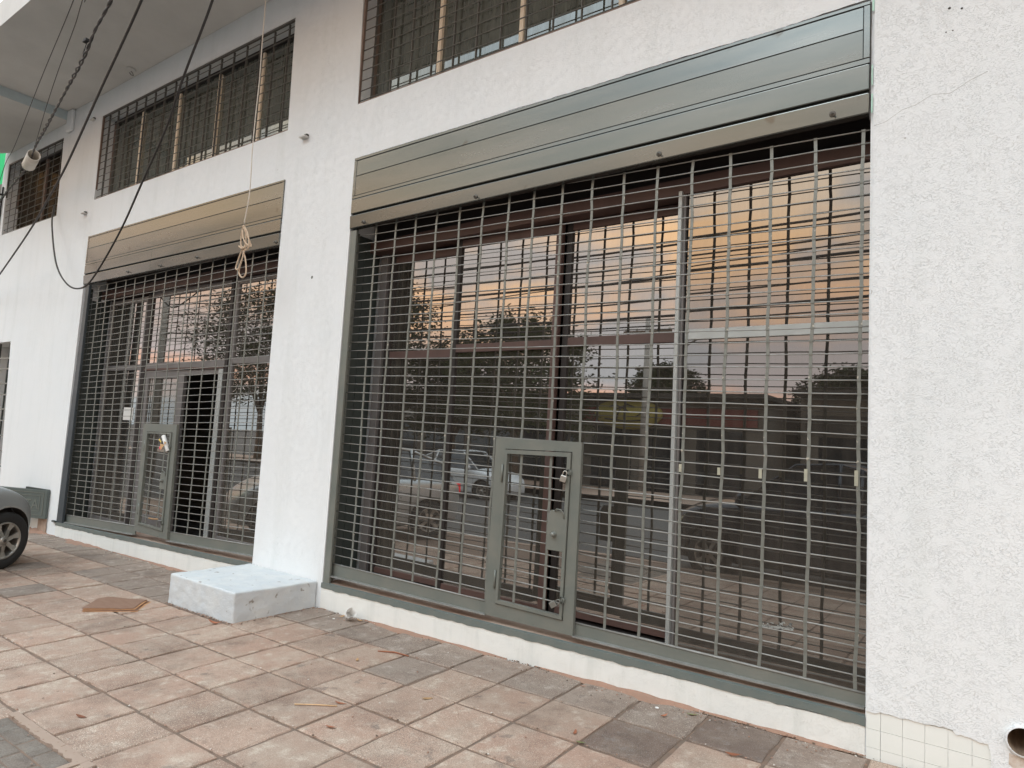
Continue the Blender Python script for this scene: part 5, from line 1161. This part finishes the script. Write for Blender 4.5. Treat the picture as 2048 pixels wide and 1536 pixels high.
def make_car(name, label, paint, loc, rz, length, hatch, wb, foh, width=1.66, H=1.46):
    """car along local +x (nose at +x), ground at z=0, origin under the front axle"""
    C_ = thing(name, label, 'car', loc); C_.rotation_euler = (0, 0, rz)
    xn = foh; xr = foh-length; hw = width/2
    # stations: x, halfwidth, z bottom, z belt(shoulder), z top of hood/deck at centre
    st = [(xn, .26, .30, .46, .53), (xn-.03, .42, .25, .50, .58), (xn-.09, .57, .22, .56, .645), (xn-.18, .69, .20, .63, .72), (xn-.29, .765, .19, .70, .79), (xn-.42, .80, .18, .765, .86), (xn-.62, hw-.012, .18, .83, .925), (xn-.9, hw, .18, .87, .965),
          (xn-1.3, hw, .18, .90, .985), (xn-1.8, hw, .18, .91, .98), (xr+1.9, hw, .18, .92, .99), (xr+1.1, hw, .18, .93, 1.0), (xr+.6, hw-.01, .20, .94, 1.01), (xr+.25, hw-.05, .24, .93, 1.0), (xr+.08, hw-.13, .28, .88, .95), (xr, hw-.24, .34, .80, .86)]
    secs = []
    for x, w_, zb, zs, zt in st:
        s = []
        prof = [(-w_+.05, zb), (-w_+.005, zb+.06), (-w_-.0, zb+(zs-zb)*.35), (-w_-.006, zb+(zs-zb)*.6), (-w_+.004, zb+(zs-zb)*.85), (-w_+.03, zs), (-w_+.10, zs+(zt-zs)*.45), (-w_*.55, zt-.012), (-w_*.2, zt), ]
        for px_, pz in prof + [(-a, b_) for a, b_ in prof[::-1]]: s.append((x, px_, pz))
        secs.append(s)
    b = body_loft(secs, 'body', paint, C_)
    bo = b.obj('body', paint, C_)
    ss = bo.modifiers.new('sub', 'SUBSURF'); ss.levels = 2; ss.render_levels = 2
    # wheel arches cut out of the body
    cut = MB()
    for ax in (0, -wb):
        for sgn in (-1, 1):
            n = 40; r0 = .362; o = len(cut.v)
            ring = [(ax+r0*math.cos(2*PI*k/n), .29+r0*math.sin(2*PI*k/n)) for k in range(n)]
            ya, yb = (hw-.26)*sgn, (hw+.12)*sgn
            if sgn < 0: ya, yb = yb, ya
            cut.add([(a, ya, c) for a, c in ring]+[(a, yb, c) for a, c in ring], [tuple(range(n)), tuple(range(2*n-1, n-1, -1))]+[((k+1) % n, k, n+k, n+(k+1) % n) for k in range(n)])
    cm = cut.mesh('arch_cutter', MT['oppdark']); cobj = bpy.data.objects.new('arch_cutter', cm); COL.objects.link(cobj)
    bo.parent = None
    bm_ = bo.modifiers.new('arch', 'BOOLEAN'); bm_.operation = 'DIFFERENCE'; bm_.object = cobj; bm_.solver = 'EXACT'
    try: bm_.material_mode = 'TRANSFER'
    except Exception: pass
    dg = bpy.context.evaluated_depsgraph_get(); me = bpy.data.meshes.new_from_object(bo.evaluated_get(dg))
    bo.modifiers.clear(); bo.data = me; bo.parent = C_
    bpy.data.objects.remove(cobj)
    # greenhouse
    if hatch: g = [(xn-1.02, .93, .70), (xn-1.75, H-.03, .56), (xn-2.3, H, .56), (xr+1.0, H-.04, .54), (xr+.42, 1.22, .56), (xr+.18, .99, .62)]
    else: g = [(xn-1.15, .93, .70), (xn-1.85, H-.03, .56), (xn-2.4, H, .56), (xr+1.75, H-.05, .54), (xr+.95, 1.02, .60)]
    base = .93
    gl = MB(); n = len(g)
    for x, z, w_ in g:
        gl.v += [(x, -w_, z-.02), (x, -w_*.6, z), (x, w_*.6, z), (x, w_, z-.02)]
    for i in range(n-1):
        for k in range(3): a = 4*i+k; gl.f.append((a, a+4, a+5, a+1)); gl.mi.append(0 if 1 <= i <= n-3-(0 if hatch else -0) else 1); gl.sm.append(True)
    # sides
    for sgn in (-1, 1):
        o = len(gl.v); xs = [p[0] for p in g]
        gl.v += [(p[0], sgn*p[2], p[1]-.02) for p in g] + [(p[0]*1., sgn*(hw-.07), base) for p in g]
        for i in range(n-1): gl.f.append((o+i, o+i+1, o+n+i+1, o+n+i) if sgn < 0 else (o+n+i, o+n+i+1, o+i+1, o+i)); gl.mi.append(1); gl.sm.append(False)
    gl.obj('cabin', [paint, MT['carglass']], C_)
    pl = MB()
    for sgn in (-1, 1):
        for i in range(1, len(g)-1):
            x, z, w_ = g[i]; pl.tube([(x, sgn*(w_+.004), z-.01), (x-.02 if i > 1 else x+.03, sgn*(hw-.062), base)], .028, 6) if i in (2, 3) else None
        pl.tube([(p[0], sgn*(p[2]-.003), p[1]-.012) for p in g], .024, 6)
    pl.obj('pillar', paint, C_)
    for sgn in (-1, 1):
        hl = MB(); hl.add([(xn-.10, sgn*.48, .53), (xn-.20, sgn*.64, .55), (xn-.36, sgn*(hw-.075), .63), (xn-.46, sgn*(hw-.10), .74), (xn-.30, sgn*.66, .70), (xn-.18, sgn*.50, .64)], [tuple(range(6)) if sgn < 0 else tuple(range(5, -1, -1))])
        o = hl.obj('headlight', MT['lampy'], C_); sm = o.modifiers.new('s', 'SOLIDIFY'); sm.thickness = .05; sm.offset = 0
        tl = MB().box((xr+.02, sgn*(hw-.26)-.07, .74), (xr+.16, sgn*(hw-.26)+.10, .90)).obj('tail_light', MT['lampr'], C_, bevel=.02)
        MB().lathe([(0, -.07), (.07, -.06), (.10, 0), (.07, .06), (0, .07)], (xn-1.25, sgn*(hw+.07), .98), 'X', 12).obj('mirror', paint, C_)
        MB().box((xn-1.95, sgn*(hw-.001)-.012, .80), (xn-1.78, sgn*(hw-.001)+.012, .825)).obj('door_handle', paint, C_, bevel=.004)
    # shut lines
    sl = MB()
    for sgn in (-1, 1):
        for x in (xn-1.08, xn-2.15): sl.tube([(x, sgn*(hw+.0005), .30), (x, sgn*(hw+.004), .60), (x+.01, sgn*(hw-.002), .84)], .004, 4)
        sl.tube([(.02, sgn*(hw-.02), .66), (.10, sgn*(hw-.03), .56), (.20, sgn*(hw-.075), .52)], .004, 4)
    sl.obj('shut_line', MT['black'], C_)
    for ax in (0, -wb):
        for sgn in (-1, 1): wheel(C_, ax, sgn*(hw-.015), .30, 1 if sgn > 0 else -1).rotation_euler = (0, 0, R(90) if sgn > 0 else R(-90))
    return C_
CX = -8.97-.83
make_car('parked_car', 'silver grey hatchback parked at an angle, nose towards the wall, at the left edge', MT['carsilver'], (-9.685, -1.62, G(-8.95, -1.26)+.0), R(116), 3.70, True, 2.40, .60)
make_car('parked_car', 'dark sedan standing at the kerb, seen only as a reflection in the glass', MT['cardark'], (-3.60, -5.48, G(-2.8, -5.5)-.10), R(180), 4.4, False, 2.55, .80, 1.72, 1.47).scale = (1, 1, 1.13)
make_car('parked_car', 'white hatchback on the far side of the road, mirrored in the shop glass', MT['carwhite'], (-13.0, -12.2, G(-9, -5)-.16), R(0), 3.9, True, 2.45, .75, 1.7, 1.5)

# ================================================================== ACROSS THE STREET (what the panes mirror)
fp = MB(); fp.add([(-60, -19.5, G(-20, -5)-.05), (40, -19.5, G(20, -5)-.05), (40, -15.2, G(20, -5)-.05), (-60, -15.2, G(-20, -5)-.05)], [(0, 1, 2, 3)])
tag(fp.obj('far_pavement', MT['band']), kind='structure')
def far_shop(x0, x1, y, h, label, sign=None, openings=3):
    b = thing('far_shop', label, 'building'); 
    MB().box((x0, y-8, -.8), (x1, y, h)).obj('wall', MT['opp'], b); MB().box((x0-.2, y-8.2, h), (x1+.2, y+.6, h+.18)).obj('roof', MT['oppdark'], b)
    n = openings
    for i in range(n):
        a = lerp(x0+.4, x1-.4, i/n)+.25; c = lerp(x0+.4, x1-.4, (i+1)/n)-.25
        MB().box((a, y-.02, -.3), (c, y+.02, 2.3)).obj('shopfront', MT['carglass'], b)
    MB().box((x0+.2, y+.03, 2.45), (x1-.2, y+.12, 3.1)).obj('fascia', sign or MT['concrete'], b)
    return b
far_shop(-40, -27, -24, 3.9, 'low shop across the street at the far left, mirrored in the left panes')
far_shop(-26, -15.5, -22, 3.6, 'low shop with pale fascia across the street, mirrored in the panes', MT['concrete'])
fs = far_shop(-15, -7.2, -20.5, 3.5, 'low shop with red fascia and yellow oval board across the street', MT['red'])
ov = MB().lathe([(0, .16), (.98, .16), (1, .12), (1, .0)], (0, 0, 0), 'Y', 40); ov.v = [(x*1.5-12.6, y-20.4+.1, z*.62+2.85) for x, y, z in ov.v]; ov.obj('oval_board', MT['ylw'], fs)
for (pts_, r_) in (([(-13.1, 2.55), (-13.0, 2.85), (-12.85, 3.1)], .035), ([(-12.85, 3.1), (-13.1, 3.22), (-13.4, 3.12)], .03), ([(-12.85, 3.1), (-12.6, 3.25), (-12.3, 3.15)], .03), ([(-12.85, 3.1), (-13.05, 3.05), (-13.2, 2.9)], .025), ([(-12.85, 3.1), (-12.65, 3.05), (-12.5, 2.9)], .025),
                   ([(-13.6, 2.62), (-12.7, 2.56), (-11.7, 2.64)], .03), ([(-12.2, 2.75), (-11.9, 2.95), (-11.6, 2.78)], .03)):
    MB().tube([(a_, -20.12, b_) for a_, b_ in pts_], r_, 5).obj('painted_mark', MT['oppdark'], fs)
far_shop(-6.5, 3, -23, 3.9, 'long dark shop across the street mirrored in the right pane', MT['oppdark'])
far_shop(3.5, 16, -22, 4.1, 'shop across the street beyond the right pane reflection')
def tree(x, y, h, cr, label, seedn, trunk_h=None):
    t = thing('tree', label, 'tree', (x, y, -.3)); rnd = random.Random(seedn); th0 = trunk_h or h*.38
    tm = MB(); tm.tube([(0, 0, 0), (.05, .05, th0*.5), (0, .1, th0)], [.22, .17, .14], 8)
    tips = []
    for k in range(7):
        a = 2*PI*k/7+rnd.random(); e = rnd.uniform(.35, .95); tip = (cr*.7*math.cos(a)*e, cr*.7*math.sin(a)*e, th0+(h-th0)*rnd.uniform(.3, .85)); tips.append(tip)
        tm.tube([(0, .1, th0*.85), (tip[0]*.4, tip[1]*.4, lerp(th0, tip[2], .5)), tip], [.1, .06, .02], 6)
    tm.obj('trunk', MT['bark'], t)
    cm_ = MB(); nc = 130
    for c in range(nc):
        a = rnd.uniform(0, 2*PI); rr = cr*rnd.random()**.5; zc = th0+(h-th0)*rnd.uniform(.05, 1.); fall = math.sqrt(max(0.05, 1-((zc-th0)/(h-th0)-.4)**2/.42)); cx_, cy_ = rr*fall*math.cos(a), rr*fall*math.sin(a)
        for _ in range(110):
            px_, py_, pz = cx_+rnd.gauss(0, cr*.10), cy_+rnd.gauss(0, cr*.10), zc+rnd.gauss(0, cr*.085); s = rnd.uniform(.06, .12)
            d1 = Vector((rnd.gauss(0, 1), rnd.gauss(0, 1), rnd.gauss(0, .6))).normalized()*s; d2 = d1.orthogonal().normalized()*s*.5; p = Vector((px_, py_, pz))
            cm_.add([p-d1, p+d2, p+d1, p-d2], [(0, 1, 2, 3)])
    tag(cm_.obj('crown', MT['leafg'], t))
    return t
tree(-15.2, -11.5+-4.6, 6.2, 3.0, 'broad crowned street tree mirrored in the left half of the wide gate glass', 11, 2.2)
tree(-19.5, -17.5, 5.6, 2.6, 'rounder street tree beside the broad one across the street', 12, 2.0)
tree(-23.5, -11.0-5, 8.6, 3.6, 'tall dark street tree mirrored in the right pane of the left gate', 13, 2.6)
tree(-33, -17, 9.0, 4.0, 'large tree across the street at the far left', 14, 2.8)
tree(-12.8, -25, 5.6, 1.9, 'rounded tree rising behind the shop with the yellow oval board', 15, 2.5)
tree(-5.5, -26.5, 5.4, 2.1, 'dark bushy tree behind the long dark shop', 16, 2.0)
tree(-1.5, -25.5, 5.1, 2.0, 'low tree behind the long dark shop near its right end', 17, 2.0)
def pole(x, y, h, label, arms):
    p = thing('utility_pole', label, 'utility pole', (x, y, -.3)); MB().tube([(0, 0, 0), (0, 0, h)], [.15, .09], 10).obj('post', MT['concrete'], p)
    for za_ in arms: MB().box((-1.0, -.05, za_), (1.0, .05, za_+.1)).obj('crossarm', MT['bark'], p); 
    ins = MB()
    for za_ in arms:
        for xx in (-.9, -.45, .45, .9): ins.lathe([(0, .0), (.04, .01), (.05, .08), (.02, .16), (0, .17)], (xx, 0, za_+.1), 'Z', 8)
    ins.obj('insulator', MT['whitepole'], p); return p
pole(-11.4, -19.2, 6.9, 'concrete utility pole with crossarm across the street, mirrored near the pale mullion', (6.3,))
pole(-16.0, -30, 6.6, 'more distant utility pole with crossarm down the side street', (6.2,))
pole(-22.0, -5.9, 8.4, 'concrete utility pole at the kerb left of the parked car, outside the picture', (7.4, 6.6))
pole(9.0, -5.9, 8.4, 'concrete utility pole at the kerb right of the camera, outside the picture', (7.4, 6.6))
lp = thing('street_lamp', 'slender street lamp with curved arm across the street', 'street lamp', (-9.9, -19.0, -.3))
MB().tube([(0, 0, 0), (0, 0, 5.0), (.3, .2, 5.6), (.9, .4, 5.85), (1.3, .5, 5.88)], [.07, .05, .04, .035, .03], 8).obj('post', MT['concrete'], lp)
MB().box((1.15, .4, 5.82), (1.65, .62, 5.92)).obj('lamp_head', MT['alu'], lp, bevel=.03)
wn_ = 0
for (y, z, sag, r_, extra) in ((-5.75, 7.3, .25, .010, 0), (-5.95, 7.25, .22, .010, 0), (-5.9, 6.5, .3, .014, 0), (-5.7, 6.45, .35, .012, 0), (-6.0, 5.75, .38, .022, 0), (-6.02, 5.55, .5, .018, 0), (-5.98, 5.2, .42, .026, 0), (-6.03, 4.95, .55, .016, 0), (-5.95, 4.6, .5, .024, 0), (-6.0, 4.35, .4, .014, 0), (-6.05, 5.0, .2, .012, 1.2)):
    pts = [(lerp(-22, 9, i/24), y, z-.3+extra*(i/24-.5)-sag*4*(i/24)*(1-i/24)) for i in range(25)]
    wn_ += 1
    lab = ('uppermost', 'second', 'third', 'fourth', 'thick fifth', 'sagging sixth', 'thickest', 'slack eighth', 'thick ninth', 'lowest', 'slanting')[wn_-1]
    tag(MB().tube(pts, r_, 5).obj('overhead_wire', MT['cablem']), lab+' overhead wire along the kerb, mirrored in the panes', 'wire', 'overhead wires along the kerb')
